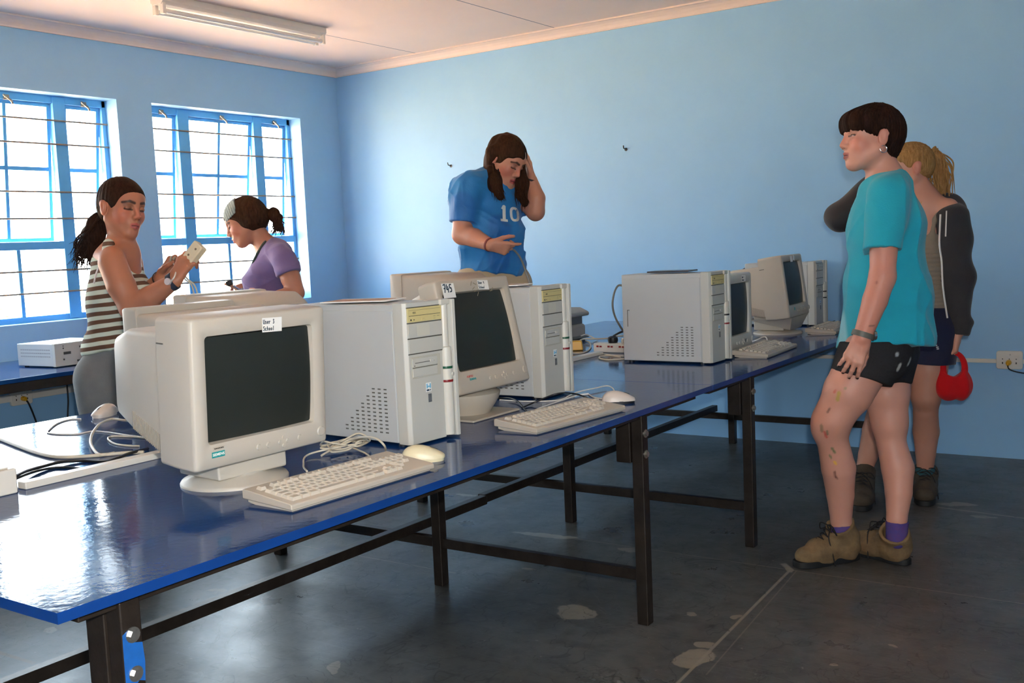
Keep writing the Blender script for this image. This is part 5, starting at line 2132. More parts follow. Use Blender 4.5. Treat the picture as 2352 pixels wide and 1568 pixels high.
# tank top
TK = cloth('taupe_jersey', (140, 128, 112), .35, (112, 102, 90), vs=10)
S = Form()
S.cone(Q2(2122, 540, 0), Q2(2125, 600, 0), .098, .104, .04, VX * .6 - VZ * .8, 1.0, flat0=True)
S.cone(Q2(2124, 590, 0), Q2(2131, 712, 0), .104, .114, .04, VX, 1.14, flat=True)
S.cone(Q2(2158, 468, -.086), Q2(2147, 505, -.086), .0075, .0085, .02)
S.cone(Q2(2147, 505, -.086), Q2(2139, 548, -.088), .0085, .013, .02)
S.cone(Q2(2078, 468, .06), Q2(2085, 545, -.05), .009, .014, .02)
rz = waves(6, 6, 5, 14, 1.0)
S.noise = lambda x, y, z: .0032 * np.sin(z * 330 + 3 * rz(x, y, z)) * np.clip((1.26 - z) / .1, 0, 1)
garment('tank_top', S, .0050, TK, p2, root)
# hoodie: two fronts, sleeves, hood
HD = cloth('charcoal_fleece', (58, 56, 58), .25, (42, 41, 43), vs=8)
S = Form()
S.cone(Q2(2168, 500, -.07), Q2(2178, 640, -.06), .052, .050, .04, VZ, 1.5)
S.cone(Q2(2178, 640, -.06), Q2(2186, 735, -.06), .050, .046, .04, VZ, 1.5, flat=True)
S.cone(Q2(2192, 494, -.09), Q2(2208, 640, -.10), .064, .056, .03)
S.cone(Q2(2208, 640, -.10), Q2(2203, 770, -.128), .058, .043, .03, flat=True)
S.ell(Q2(2206, 738, -.12), (.054, .054, .028), None, .015)
S.cone(Q2(2120, 540, .09), Q2(2130, 720, .09), .10, .11, .05, VX, 1.1, flat=True)
S.cone(Q2(2140, 462, .05), Q2(2190, 486, -.02), .046, .052, .04)
S.ell(Q2(2172, 474, .03), (.068, .085, .062), (VX, VZ, VY), .03)
S.cone(Q2(2050, 480, .12), Q2(2140, 465, .06), .055, .046, .04)
S.cone(Q2(2040, 486, .12), Q2(1926, 500, .02), .066, .058, .03)
S.cone(Q2(1926, 500, .02), Q2(2006, 418, -.02), .062, .044, .03, flat=True)
S.noise = waves(31, 10, 22, 60, .0048)
hd = garment('hoodie', S, .0055, HD, p2, root)
zp = MB()
zl = [Q2(2160, 492, -.165), Q2(2158, 560, -.168), Q2(2163, 600, -.163), Q2(2166, 660, -.155), Q2(2176, 730, -.148)]
zp.tube([v - root for v in spline(zl, 6)], .0042, 6)
obj('zip_edge', zp, M_('white_zip_tape', (216, 212, 206), .5), hd)
dc = MB()
dc.tube([v - root for v in spline([Q2(2174, 484, -.165), Q2(2173, 515, -.172), Q2(2172, 543, -.172)], 5)], .0032, 6)
obj('drawstring', dc, M_('white_zip_tape', (216, 212, 206), .5), hd)
S = Form()
S.cone(Q2(2128, 705, 0), Q2(2128, 765, 0), .124, .130, .04, VX, 1.1, flat0=True)
S.cone(Q2(2140, 765, -.055), Q2(2137, 836, -.065), .118, .112, .04, flat=True)
S.cone(Q2(2095, 765, .08), Q2(2068, 834, .08), .112, .106, .04, flat=True)
S.noise = waves(12, 8, 16, 34, .002)
sh2 = garment('shorts', S, .0055, cloth('navy_cotton', (30, 34, 58), .2), p2, root)
lg_ = MB()
for i, (a, b_) in enumerate([(2148, 790), (2150, 793), (2153, 797), (2154, 801)]):
    lg_.box(Q2(a, b_, -.183) - root, (.010, .004, .004), Matrix.Rotation(.9, 3, 'Z'))
obj('sewn_mark', lg_, M_('white_thread', (214, 214, 214), .6), sh2)
for (px, dd, hv, tv) in [(2125, .05, on(2126, 1130, 2, 0), on(2124, 1162, 2, 0)), (1984, .08, on(1984, 1135, 2, 0), on(1978, 1174, 2, 0))]:
    dr = (tv - hv).normalized()
    boot(p2, root, tv - dr * .262, tv + dr * .008, Q2(px, 1078, dd), BOOTD, wide=1.05)
    sk = Form()
    sk.cone(Q2(px, 1070, dd), Q2(px, 1110, dd), .046, .044, .01, flat0=True)
    garment('sock', sk, .005, M_('dark_teal_sock', (40, 84, 92), .9), p2, root)
ch_ = MB().tube([v - root for v in spline([Q2(2128, 440, -.04), Q2(2118, 462, -.075), Q2(2106, 480, -.09)], 6)], .0012, 5)
obj('necklace', ch_, M_('gold_chain', (200, 160, 90), .3, .9), p2)

# red bag hanging from the hand
RED = cloth('red_cotton', (196, 18, 26), .25, (150, 8, 16), vs=9)
bo_ = Q2(2191, 870, -.15)
bag = thing('handbag', 'small red cloth bag with a ring handle hanging from a hand', 'bag', bo_)
S = Form()
n_ = (VZ + VX * .15).normalized()
S.cone(Q2(2181, 880, -.15), Q2(2200, 880, -.15), .052, .052, .03, n_, .62)
S.cone(Q2(2173, 898, -.15), Q2(2208, 898, -.15), .040, .040, .03, n_, .75)
S.cone(Q2(2165, 842, -.15), Q2(2170, 878, -.15), .013, .024, .02, n_, .6)
S.cone(Q2(2216, 842, -.15), Q2(2211, 878, -.15), .013, .024, .02, n_, .6)
S.ell(Q2(2191, 842, -.15), (.042, .044, .2), (VX, VY, VZ), .008, 's')
S.noise = waves(17, 9, 40, 110, .0030, (1.3, 1.3, .5))
V, Qd = sdf_mesh(S, .0040)
np_obj('bag_body', V, Qd, RED, bag, bo_)
hm = []
for i in range(26):
    a = PI * (-.14 + 1.28 * i / 25)
    hm.append(Q2(2191, 846, -.15) + VX * (.050 * math.cos(a)) + VY * (.072 * math.sin(a)) - bo_)
hb_ = MB()
rings = []
for i, c in enumerate(hm):
    tt = (hm[min(i + 1, 25)] - hm[max(i - 1, 0)]).normalized()
    w_ = n_.cross(tt)
    q = .010 + .006 * abs(i / 25 - .5) * 2
    rings.append([c + w_ * (q * math.cos(2 * PI * k / 10)) + n_ * (.007 * math.sin(2 * PI * k / 10)) for k in range(10)])
hb_.loft(rings, True, 0, True)
obj('ring_handle', hb_, RED, bag)
# ================================================================= person in the striped top
D4 = 4.19
Q4 = lambda px, py, dd=0.0: atv(px, py, D4 + dd)
pv = Q4(262, 870)
root = Vector((pv.x, pv.y, 0))
H4 = Head(Q4(281, 478), VX * .82 - VZ * .55 - VY * .10, VY + VX * .05, 1.0)
SK4 = (172, 116, 90)
B = Form()
H4.add(B, Q4(285, 572, 0), .048)
LT4 = (VZ * .92 + VX * .3).normalized()
B.cone(Q4(268, 600, 0), Q4(274, 690, 0), .082, .094, .05, LT4, 1.3)
B.cone(Q4(274, 690, 0), Q4(268, 780, 0), .094, .086, .05, LT4, 1.3)
B.cone(Q4(268, 780, 0), Q4(262, 870, 0), .086, .092, .05, LT4, 1.3)
B.cone(Q4(258, 590, -.13), Q4(294, 588, .13), .044, .044, .05)
for q in (-.075, .075):
    B.ell(Q4(316, 672, q), (.045, .050, .050), None, .04)
sh, el, wr = Q4(258, 604, -.165), Q4(304, 708, -.205), Q4(400, 645, -.235)
B.chain([(sh, .054), (Q4(278, 655, -.19), .055), (el, .046)], .025)
B.chain([(el, .047), (Q4(345, 683, -.22), .045), (wr, .029)], .02)
hand(B, wr, VX * .48 + VY * .80 - VZ * .05, VZ * .9 + VX * .45, 1, [(.45, .8, .5), (.5, .9, .6), (.55, .95, .6), (.6, 1.0, .7)], .04, .98, (.75, .45, .45), .15)
sh2_, el2, wr2 = Q4(300, 604, .165), Q4(318, 700, .17), Q4(372, 636, -.03)
B.chain([(sh2_, .05), (el2, .043), (Q4(345, 668, .07), .040), (wr2, .027)], .02)
hand(B, wr2, VX * .62 + VY * .75, -VZ * .5 + VX * .55 - VY * .5, -1, [(.7, .9, .5), (.9, 1.0, .7), (1.0, 1.1, .7), (1.0, 1.1, .8)], .02, .95, (.6, .5, .6), .3)
hips = Q4(264, 870)
for q in (-.085, .085):
    hp = hips + LT4 * q
    kn_ = Vector((hp.x + .02, hp.y, .50))
    an = Vector((hp.x - .01, hp.y + .01, .09))
    B.chain([(hp, .088), (kn_, .058), (Vector((an.x, an.y, .32)), .056), (an, .042)], .03)
    B.cone(an, an + Vector((.16, -.03, -.05)), .040, .036, .03)
fine = [(*bb(H4.p(0, 0, -.005), .135), .0026), (*bb(Q4(420, 612, -.22), .095), .0024), (*bb(Q4(388, 615, -.04), .075), .0026)]
st = H4.tones(SK4, blush=.35, brow=(40, 28, 24), lip=(176, 84, 80), lidded=True)
p4 = person(B, 'person in a brown and white striped tank top, holding a cream adapter', root, .0055, fine, SK4, st)
G = Form()
E = cap_hair(H4, G, .010, .004)
E(-.060, 0, -.010, (.052, .060, .058), .03)
E(.096, 0, -.036, (.064, .110, .092), .014, 's')
E(.034, .0, -.076, (.060, .12, .064), .010, 's')
for q in (-1, 1):
    E(.000, q * .092, -.014, (.030, .030, .036), .008, 's')
G.noise = radial(H4, (-.09, 0, .0), 10, .0014, 15, True)
hr4 = garment('hair', G, .0030, HDARK, p4, root)
pb = H4.p(-.108, -.004, -.034)
rg = np.random.default_rng(8)
cur = []
for i in range(200):
    o = Vector(rg.normal(0, .010, 3))
    end = -VX * rg.uniform(.03, .115) - VY * rg.uniform(.09, .215) + VZ * rg.normal(0, .028)
    mid = -VX * rg.uniform(.03, .075) - VY * rg.uniform(.02, .06) + VZ * rg.normal(0, .026)
    ph, fr_ = rg.uniform(0, 6.28), rg.uniform(9, 16)
    pts = []
    for k in range(15):
        u = k / 14
        b_ = pb * 1.0 + o * (1 - u) + mid * (2 * u * (1 - u)) * 1.2 + end * (u * u) + mid * u * u * .5
        w = .010 * u
        pts.append(b_ + VX * (w * math.sin(fr_ * u + ph)) + VZ * (w * math.cos(fr_ * u + ph)))
    cur.append(pts)
strands('ponytail', cur, .0050, HDARK, hr4, root, 5, lambda u: 1.02 - .9 * u ** 1.6)
G = Form()
G.chain([(pb, .014), (pb - VX * .035 - VY * .03, .040), (pb - VX * .055 - VY * .09, .044), (pb - VX * .060 - VY * .165, .028)], .02)
G.noise = waves(41, 10, 60, 150, .005)
garment('ponytail_core', G, .0040, HDARK, hr4, root)
ring_obj('hair_tie', pb + H4.f * .004, H4.f * 1.0 + H4.u * .2, .014, .012, .004, M_('dark_elastic', (40, 36, 44), .8), hr4, root)
# striped top
STR = bpy.data.materials.new('brown_striped_jersey')
STR.use_nodes = True
nt = STR.node_tree
b = nt.nodes['Principled BSDF']
tc = nn(nt, 'ShaderNodeTexCoord')
nz = nn(nt, 'ShaderNodeTexNoise', i_Scale=5.0, i_Detail=2.0)
nt.links.new(tc.outputs['Object'], nz.inputs['Vector'])
sx = nn(nt, 'ShaderNodeSeparateXYZ')
nt.links.new(tc.outputs['Object'], sx.inputs[0])
m1_ = nn(nt, 'ShaderNodeMath', operation='MULTIPLY_ADD', i_1=.016)
nt.links.new(nz.outputs['Fac'], m1_.inputs[0])
nt.links.new(sx.outputs[2], m1_.inputs[2])
sl_ = nn(nt, 'ShaderNodeMath', operation='MULTIPLY_ADD', i_1=-.10)
nt.links.new(sx.outputs[0], sl_.inputs[0])
nt.links.new(m1_.outputs[0], sl_.inputs[2])
m2_ = nn(nt, 'ShaderNodeMath', operation='MULTIPLY', i_1=2 * PI / .0335)
nt.links.new(sl_.outputs[0], m2_.inputs[0])
sn = nn(nt, 'ShaderNodeMath', operation='SINE')
nt.links.new(m2_.outputs[0], sn.inputs[0])
mr = nn(nt, 'ShaderNodeMapRange', i_1=-.12, i_2=.12)
nt.links.new(sn.outputs[0], mr.inputs[0])
mx = nn(nt, 'ShaderNodeMix', data_type='RGBA')
nt.links.new(mr.outputs[0], mx.inputs[0])
mx.inputs[6].default_value = lin((98, 72, 58))
mx.inputs[7].default_value = lin((196, 206, 192))
nt.links.new(mx.outputs[2], b.inputs['Base Color'])
b.inputs['Roughness'].default_value = .85
b.inputs['Specular IOR Level'].default_value = .2
S = Form()
S.cone(Q4(268, 612, 0), Q4(274, 690, 0), .089, .103, .05, LT4, 1.28)
S.cone(Q4(274, 690, 0), Q4(268, 780, 0), .103, .095, .05, LT4, 1.28)
S.cone(Q4(268, 780, 0), Q4(258, 835, 0), .095, .104, .05, LT4, 1.28)
for q in (-.075, .075):
    S.ell(Q4(317, 672, q), (.053, .058, .056), None, .05)
S.cone(Q4(250, 566, -.105), Q4(262, 625, -.10), .030, .05, .04, VX, .8)
S.cone(Q4(300, 566, .105), Q4(290, 625, .10), .030, .05, .04, VX, .8)
# armholes and neck scooped out
S.cone(Q4(262, 575, -.26), Q4(262, 628, -.26), .098, .098, .012, VX, .42, mode='s')
S.ell(Q4(248, 640, -.20), (.060, .052, .075), (VX, VZ, VY), .012, 's')
S.ell(Q4(300, 640, .20), (.060, .052, .075), (VX, VZ, VY), .012, 's')
S.ell(Q4(308, 575, 0), (.075, .080, .095), (VX, VZ, VY), .012, 's')
S.cut(Q4(232, 810, 0), -VY + VX * .25 * .8, .004)
fw = waves(33, 10, 20, 60, .0042, (.5, .5, 1.6))
fc4 = creases(19, 5, 20, 40, .0060, (.4, .4, 1.4))
S.noise = lambda x, y, z: (fw(x, y, z) + fc4(x, y, z)) * np.clip((1.14 - z) / .15, .2, 1)
t4 = garment('tank_top', S, .0050, STR, p4, root)
bs_ = MB()
bs_.tube([v - root for v in spline([Q4(262, 566, -.132), Q4(238, 592, -.168), Q4(222, 625, -.155), Q4(216, 650, -.13)], 6)], .0034, 6)
obj('bra_strap', bs_, M_('white_elastic', (220, 214, 214), .6), p4)
PGY = cloth('grey_trouser_cotton', (112, 116, 118), .4, (84, 88, 90), vs=9)
S = Form()
S.cone(Q4(266, 800, 0), Q4(262, 870, 0), .098, .112, .05, LT4, 1.25)
for q in (-.085, .085):
    hp = hips + LT4 * q
    an = Vector((hp.x - .01, hp.y + .01, .10))
    S.chain([(hp, .108), (Vector((hp.x + .02, hp.y, .50)), .082), (an, .078)], .03)
S.cut(Vector((0, 0, .09)), Vector((0, 0, -1)))
S.noise = waves(51, 10, 14, 44, .005)
garment('trousers', S, .0060, PGY, p4, root)
wt4 = ring_obj('watch', wr - (wr - el).normalized() * .006, wr - el, .0315, .022, .004, M_('navy_watch_strap', (40, 48, 66), .5), p4, root, .84, VZ)
cw = wr - (wr - el).normalized() * .008 - VZ * .024 - VX * .006 - root
obj('watch_case', MB().cyl(cw, cw - (VZ + VX * .35).normalized() * .011, .0140, .0135, 20), M_('pale_watch_face', (208, 200, 204), .25), wt4)
ring_obj('bracelet', wr2 - (wr2 - el2).normalized() * .02, wr2 - Q4(345, 668, .07), .030, .008, .003, M_('dark_cord', (60, 44, 44), .8), p4, root)
for q in (-.085, .085):
    hp = hips + LT4 * q
    bh = (hp.x - .07, hp.y + .02)
    boot(p4, root, bh, (hp.x + .18, hp.y - .03), (hp.x - .01, hp.y + .01, .13), BOOTD, lace=False)

# what the hands hold: a cream adapter with its lead
CRM = M_('cream_adapter_plastic', (222, 210, 180), .4, var=.08)
ac = Q4(443, 586, -.215)
ad = thing('power_adapter', 'cream power adapter held up by the person in the striped top', 'adapter', ac)
ax_ = (VX * .62 + VY * .74 - VZ * .1).normalized()
ay_ = (VX * .72 - VY * .62 - VZ * .35).normalized()
ay_ = (ay_ - ax_ * ay_.dot(ax_)).normalized()
az_ = ax_.cross(ay_)
RM = Matrix((ax_, ay_, az_)).transposed()
obj('adapter_body', MB().box((0, 0, 0), (.105, .052, .036), RM), CRM, ad, bevel=.006)
pin = MB()
sgn = -1 if az_.dot(VZ) > 0 else 1
for u, v in ((.030, .006), (-.006, -.004)):
    c = ax_ * u + ay_ * v + az_ * (sgn * .018)
    pin.cyl(c, c + az_ * (sgn * .0012), .0045, n=10)
obj('screw_recesses', pin, M_('dark_recess', (110, 100, 84), .6), ad)
lead = [ac - ax_ * .05, Q4(418, 622, -.19), Q4(430, 640, -.17), Q4(447, 655, -.16), Q4(455, 680, -.15), Q4(458, 700, -.14)]
lm = MB().tube([v - ac for v in spline(lead, 8)], .0032, 8)
lm.tube([v - ac for v in spline([lead[0], Q4(412, 615, -.20), Q4(424, 640, -.18), Q4(440, 655, -.16), Q4(448, 690, -.14), Q4(449, 705, -.13)], 8)], .0030, 8)
obj('lead', lm, BEIGE, ad)
cc_ = Q4(393, 602, -.07)
cn = thing('cable_connector', 'small pale cable plug pinched in the left hand of the person in stripes', 'connector', cc_)
cm_ = MB()
for k, (dx, dy, ln_) in enumerate(((-.004, .006, .020), (.008, .010, .016), (-.012, -.006, .018))):
    s_ = VX * dx + VY * dy
    cm_.cyl(s_, s_ + (VX * (.3 + .3 * k) + VY * .8).normalized() * ln_, .0048, .0036, n=8)
obj('plug_shells', cm_, M_('nickel_connector', (176, 168, 150), .3, .6), cn)
cm_ = MB().tube([v - cc_ for v in spline([cc_, Q4(404, 612, -.16), Q4(402, 632, -.28), Q4(392, 648, -.27), Q4(384, 662, -.18), Q4(376, 672, -.1)], 8)], .0032, 8)
obj('lead', cm_, WCAB, cn)

# ================================================================= person in purple
D5 = 5.38
Q5 = lambda px, py, dd=0.0: atv(px, py, D5 + dd)
pv = Q5(612, 760)
root = Vector((pv.x, pv.y, 0))
H5 = Head(Q5(563, 509), -VX * .90 - VY * .42 - VZ * .08, VY * .9 - VX * .42, .98)
SK5 = (178, 124, 100)
B = Form()
H5.add(B, Q5(612, 566, 0), .050)
LT5 = (VZ * .96 - VX * .2).normalized()
B.cone(Q5(628, 588, 0), Q5(614, 650, 0), .080, .092, .05, LT5, 1.3)
B.cone(Q5(614, 650, 0), Q5(606, 730, 0), .092, .088, .05, LT5, 1.3)
B.cone(Q5(606, 730, 0), Q5(606, 800, 0), .088, .108, .05, LT5, 1.3)
B.cone(Q5(640, 584, -.13), Q5(622, 586, .13), .046, .046, .05)
ls, le, lw = Q5(654, 600, -.165), Q5(680, 672, -.205), Q5(604, 692, -.26)
B.chain([(ls, .052), (Q5(668, 640, -.19), .050), (le, .043), (Q5(645, 684, -.23), .042), (lw, .028)], .025)
hand(B, lw, -VX * .9 + VY * .1, VZ * .8 - VY * .3, -1, [.5, .5, .5, .5], .05, .95)
rs, re, rw = Q5(625, 602, .165), Q5(640, 680, .19), Q5(580, 676, .02)
B.chain([(rs, .050), (re, .042), (rw, .028)], .025)
hand(B, rw, -VX * .82 + VY * .52, VZ * .4 - VY * .7, 1, [(.1, .15, .1), (.7, .9, .6), (.9, 1.0, .7), (1.0, 1.0, .7)], .03, .95, (.8, .4, .3))
hips = Q5(606, 800)
for q in (-.085, .085):
    hp = hips + LT5 * q
    an = Vector((hp.x, hp.y, .09))
    B.chain([(hp, .102), (Vector((hp.x, hp.y, .5)), .062), (Vector((hp.x, hp.y, .32)), .060), (an, .042)], .03)
    B.cone(an, an + Vector((-.05, -.15, -.05)), .040, .036, .03)
fine = [(*bb(H5.p(0, 0, -.005), .13), .0028), (*bb(Q5(560, 665, .02), .075), .0028)]
st = H5.tones(SK5, blush=.3, brow=(60, 42, 34), lidded=True)
p5 = person(B, 'person in a purple V-neck T-shirt and grey headband, looking down', root, .006, fine, SK5, st)
G = Form()
E = cap_hair(H5, G, .013, .006)
E(-.070, 0, -.010, (.056, .064, .062), .04)
E(-.02, 0, -.024, (.064, .094, .056), .03)
E(.076, 0, -.040, (.060, .13, .078), .014, 's')
E(.040, .0, -.080, (.060, .12, .060), .010, 's')
G.noise = radial(H5, (-.12, 0, -.01), 10, .0018, 25, True)
hr5 = garment('hair', G, .0034, HBROWN, p5, root)
pb = H5.p(-.128, 0, -.010)
rg = np.random.default_rng(18)
cur = []
for i in range(80):
    o = Vector(rg.normal(0, .009, 3))
    end = VX * rg.uniform(.02, .085) - VY * rg.uniform(.06, .115) + VZ * rg.normal(0, .02)
    mid = VX * rg.uniform(.03, .07) + VY * rg.uniform(-.02, .025)
    ph, fr_ = rg.uniform(0, 6.28), rg.uniform(7, 14)
    pts = []
    for k in range(13):
        u = k / 12
        b_ = pb + o * (1 - u) + mid * (2 * u * (1 - u)) * 1.3 + end * (u * u)
        w = .009 * u
        pts.append(b_ + VX * (w * math.sin(fr_ * u + ph)) + VZ * (w * math.cos(fr_ * u + ph)))
    cur.append(pts)
strands('ponytail', cur, .0052, HBROWN, hr5, root, 5, lambda u: 1 - .65 * u)
G = Form()
G.chain([(pb - VX * .01, .018), (pb + VX * .03 + VY * .0, .030), (pb + VX * .05 - VY * .045, .024), (pb + VX * .055 - VY * .08, .010)], .02)
G.noise = waves(43, 10, 60, 150, .004)
garment('ponytail_core', G, .0045, HBROWN, hr5, root)
# headband
G = Form()
G.ell(H5.p(-.016, 0, .036), (.094 + .0185, .074 + .017, .082 + .017), H5.axes())
G.cut(H5.p(.105, 0, .020), -H5.u + H5.f * -.30, .004)
G.cut(H5.p(.030, 0, .122), H5.u * .30 - H5.f, .004) if False else None
G.cut(H5.p(.002, 0, .100), -H5.f * 1.0 - H5.u * .22, .004)
G.cut(H5.p(-.010, 0, -.02), -H5.u, .004)
fz5 = waves(77, 5, 10, 30, .6)
o5, A5 = npv(H5.c), [npv(v) for v in (H5.f, H5.u)]
G.noise = lambda x, y, z: .0018 * np.sin(((x - o5[0]) * A5[0][0] + (y - o5[1]) * A5[0][1] + (z - o5[2]) * A5[0][2]) * 520 + 2 * fz5(x, y, z))
garment('headband', G, .0034, cloth('grey_green_jersey', (150, 162, 158), .4, (104, 116, 114), vs=20), p5, root)
PUR = cloth('purple_jersey', (112, 98, 142), .2, (92, 80, 122), vs=6)
S = Form()
S.cone(Q5(630, 588, 0), Q5(614, 650, 0), .088, .101, .05, LT5, 1.28)
S.cone(Q5(614, 650, 0), Q5(606, 730, 0), .101, .098, .05, LT5, 1.28)
S.cone(Q5(606, 730, 0), Q5(606, 775, 0), .098, .114, .05, LT5, 1.28, flat=True)
for q in (-.075, .075):
    S.ell(Q5(590, 648, q), (.062, .058, .060), None, .05)
S.cone(Q5(642, 582, -.13), Q5(624, 584, .13), .052, .052, .05)
S.cone(Q5(653, 596, -.165), Q5(664, 628, -.185), .062, .060, .03, flat=True)
S.cone(Q5(626, 598, .165), Q5(632, 632, .18), .060, .058, .03, flat=True)
S.ell(Q5(590, 582, 0), (.085, .050, .085), ((VX * .9 + VY * .43), VZ, (VY * .9 - VX * .43)), .012, 's')
S.cone(Q5(604, 545, 0), Q5(614, 572, 0), .062, .066, .01, mode='s')
fc5 = creases(16, 5, 16, 30, .0060)
S.noise = lambda x, y, z: fc5(x, y, z)
t5 = garment('t_shirt', S, .0050, PUR, p5, root)
S = Form()
S.cone(Q5(606, 770, 0), Q5(606, 800, 0), .110, .122, .05, LT5, 1.25)
for q in (-.085, .085):
    hp = hips + LT5 * q
    S.chain([(hp, .116), (Vector((hp.x, hp.y, .5)), .086), (Vector((hp.x, hp.y, .11)), .080)], .03)
S.cut(Vector((0, 0, .09)), Vector((0, 0, -1)))
S.noise = waves(53, 10, 14, 44, .005)
garment('trousers', S, .0075, PGY, p5, root)
ln_ = MB()
ln_.tube([v - root for v in spline([Q5(622, 556, .03), Q5(609, 556, -.062), Q5(594, 578, -.075), Q5(583, 600, -.07), Q5(574, 625, -.05), Q5(562, 650, -.01), Q5(561, 675, 0)], 8)], .0075, 8)
obj('neck_strap', ln_, cloth('dark_green_strap', (62, 72, 66), .3), p5)
for q in (-.085, .085):
    hp = hips + LT5 * q
    boot(p5, root, (hp.x + .02, hp.y + .07), (hp.x - .07, hp.y - .18), (hp.x, hp.y, .13), BOOTD, lace=False)
# tool in the hand
tl0 = Q5(556, 662, .0)
tk_ = thing('hand_tool', 'silver tool with a black head held out by the person in purple', 'tool', tl0)
obj('shaft', MB().tube([v - tl0 for v in (Q5(564, 668, 0), Q5(548, 664, -.01), Q5(536, 656, -.02))], .0060, 8).tube([v - tl0 for v in (Q5(560, 662, 0), Q5(546, 668, -.01), Q5(537, 672, -.02))], .006, 8), M_('silver_steel', (200, 204, 208), .25, .8), tk_)
obj('head', MB().box(Q5(527, 650, -.02) - tl0, (.030, .026, .030), CM.to_3x3() @ Matrix.Rotation(.5, 3, 'Z')), BLK, tk_, bevel=.004)

# ================================================================= person in the blue number 10 shirt, kneeling up on the far table
D3 = 5.20
Q3 = lambda px, py, dd=0.0: atv(px, py, D3 + dd)
pv = Q3(1135, 650)
root = Vector((pv.x, pv.y, ZT))
W_ = -VZ
H3 = Head(Q3(1162, 368, -.02), VX * .68 - VY * .54 + W_ * .50, VY, 1.0)
SK3 = (192, 136, 112)
B = Form()
H3.add(B, Q3(1126, 414, .05), .050)
LT3 = (VX * .80 + VZ * .60).normalized()
FW3 = (VX * .60 - VZ * .80).normalized()
B.cone(Q3(1136, 436, .02), Q3(1130, 540, 0), .092, .108, .05, LT3, 1.38)
B.cone(Q3(1130, 540, 0), Q3(1134, 650, .02), .108, .118, .05, LT3, 1.32)
B.cone(Q3(1080, 430, -.10), Q3(1188, 430, .12), .050, .050, .05)
sh, el, wr = Q3(1070, 440, -.105), Q3(1062, 538, -.125), Q3(1126, 562, -.27)
B.chain([(sh, .056), (Q3(1064, 495, -.12), .054), (el, .048)], .025)
B.chain([(el, .049), (Q3(1090, 546, -.19), .046), (wr, .030)], .02)
hand(B, wr, VX * .90 - VY * .22 - VZ * .1, VZ * .75 + VY * .55, 1, [(.15, .25, .15), (.85, 1.0, .6), (.95, 1.1, .7), (1.0, 1.1, .8)], .03, .95, (.7, .35, .5), .3)
sh, el2_, wr2_ = Q3(1196, 446, .12), Q3(1230, 486, -.01), Q3(1221, 414, .01)
B.chain([(sh, .053), (el2_, .047), (Q3(1232, 455, -.01), .045), (wr2_, .030)], .025)
hand(B, wr2_, VY * .95 - VX * .22 + VZ * .05, -VX * .85 - VZ * .3, 1, [(.12, .2, .15), (.15, .25, .2), (.2, .3, .2), (.3, .3, .2)], .05, .95, (.6, .6, .3))
hips = Q3(1135, 655, .02)
bk = -Vector((FW3.x, FW3.y, 0)).normalized()
legp = []
for q in (-.095, .095):
    hp = hips + LT3 * q
    kn_ = Vector((hp.x, hp.y, ZT + .090)) - bk * .03
    an = Vector((kn_.x, kn_.y, ZT + .072)) + bk * .40
    legp.append((hp, kn_, an))
    B.chain([(hp, .108), (kn_, .068)], .03)
    B.chain([(kn_, .062), (kn_.lerp(an, .4), .058), (an, .040), (an + bk * .14 - Vector((0, 0, .02)), .034)], .02)
fine = [(*bb(H3.p(0, 0, -.005), .135), .0028), (*bb(Q3(1150, 568, -.27), .085), .0026), (*bb(Q3(1214, 388, .01), .075), .0028)]
st = H3.tones(SK3, blush=.45, brow=(56, 38, 30), lip=(176, 80, 80), lidded=True)
p3 = person(B, 'long-haired person in a blue shirt with a white 10, one hand at the head', root, .0055, fine, SK3, st)
G = Form()
E = cap_hair(H3, G, .012, .004)
E(-.050, 0, .000, (.056, .066, .064), .03)
E(.086, 0, -.034, (.062, .13, .086), .012, 's')
E(.034, .0, -.078, (.060, .12, .062), .010, 's')
E(.000, .090, -.010, (.022, .026, .034), .008, 's')
G.chain([(H3.p(-.040, .078, .010), .034), (Q3(1128, 385, -.02), .036), (Q3(1138, 425, -.13), .036), (Q3(1150, 452, -.165), .018)], .03)
G.chain([(H3.p(-.050, .01, -.03), .045), (Q3(1137, 388, .05), .038), (Q3(1130, 418, .06), .036)], .04)
G.chain([(H3.p(.02, -.080, .010), .024), (Q3(1200, 420, -.05), .034), (Q3(1198, 448, -.10), .032), (Q3(1205, 466, -.115), .018)], .03)
G.noise = waves(71, 14, 60, 190, .0026, (1, 1, .22))
hr3 = garment('hair', G, .0034, HBROWN, p3, root)
rg = np.random.default_rng(28)
cur = []
for i in range(70):
    o = Vector(rg.normal(0, .012, 3))
    if i % 2:
        pts = [H3.p(-.030, .085, .040) + o * .3, Q3(1133, 380, -.04) + o, Q3(1139, 425, -.15) + o, Q3(1148 + rg.normal(0, 6), 454 + rg.normal(0, 5), -.175) + o]
    else:
        pts = [H3.p(.03, -.084, .030) + o * .3, Q3(1203, 420, -.07) + o * .8, Q3(1199, 445, -.12) + o * .8, Q3(1206 + rg.normal(0, 5), 466 + rg.normal(0, 4), -.13) + o * .8]
    cur.append(spline(pts, 5))
strands('hair_locks', cur, .0052, HBROWN, hr3, root, 6, lambda u: 1.05 - .95 * u ** 1.5)
BLS = M_('royal_blue_football_shirt', (28, 112, 180), .6, var=.35, vscale=5, col2=(22, 84, 156), bump=.2, bscale=160, spec=.3, attr='tone', sheen=.1)
S = Form()
S.cone(Q3(1134, 436, .02), Q3(1128, 540, 0), .102, .124, .05, LT3, 1.36)
S.cone(Q3(1128, 540, 0), Q3(1134, 640, .02), .124, .136, .05, LT3, 1.27)
S.cone(Q3(1078, 428, -.10), Q3(1190, 428, .12), .058, .056, .05)
S.cone(Q3(1069, 436, -.105), Q3(1064, 511, -.125), .073, .071, .035, flat=True)
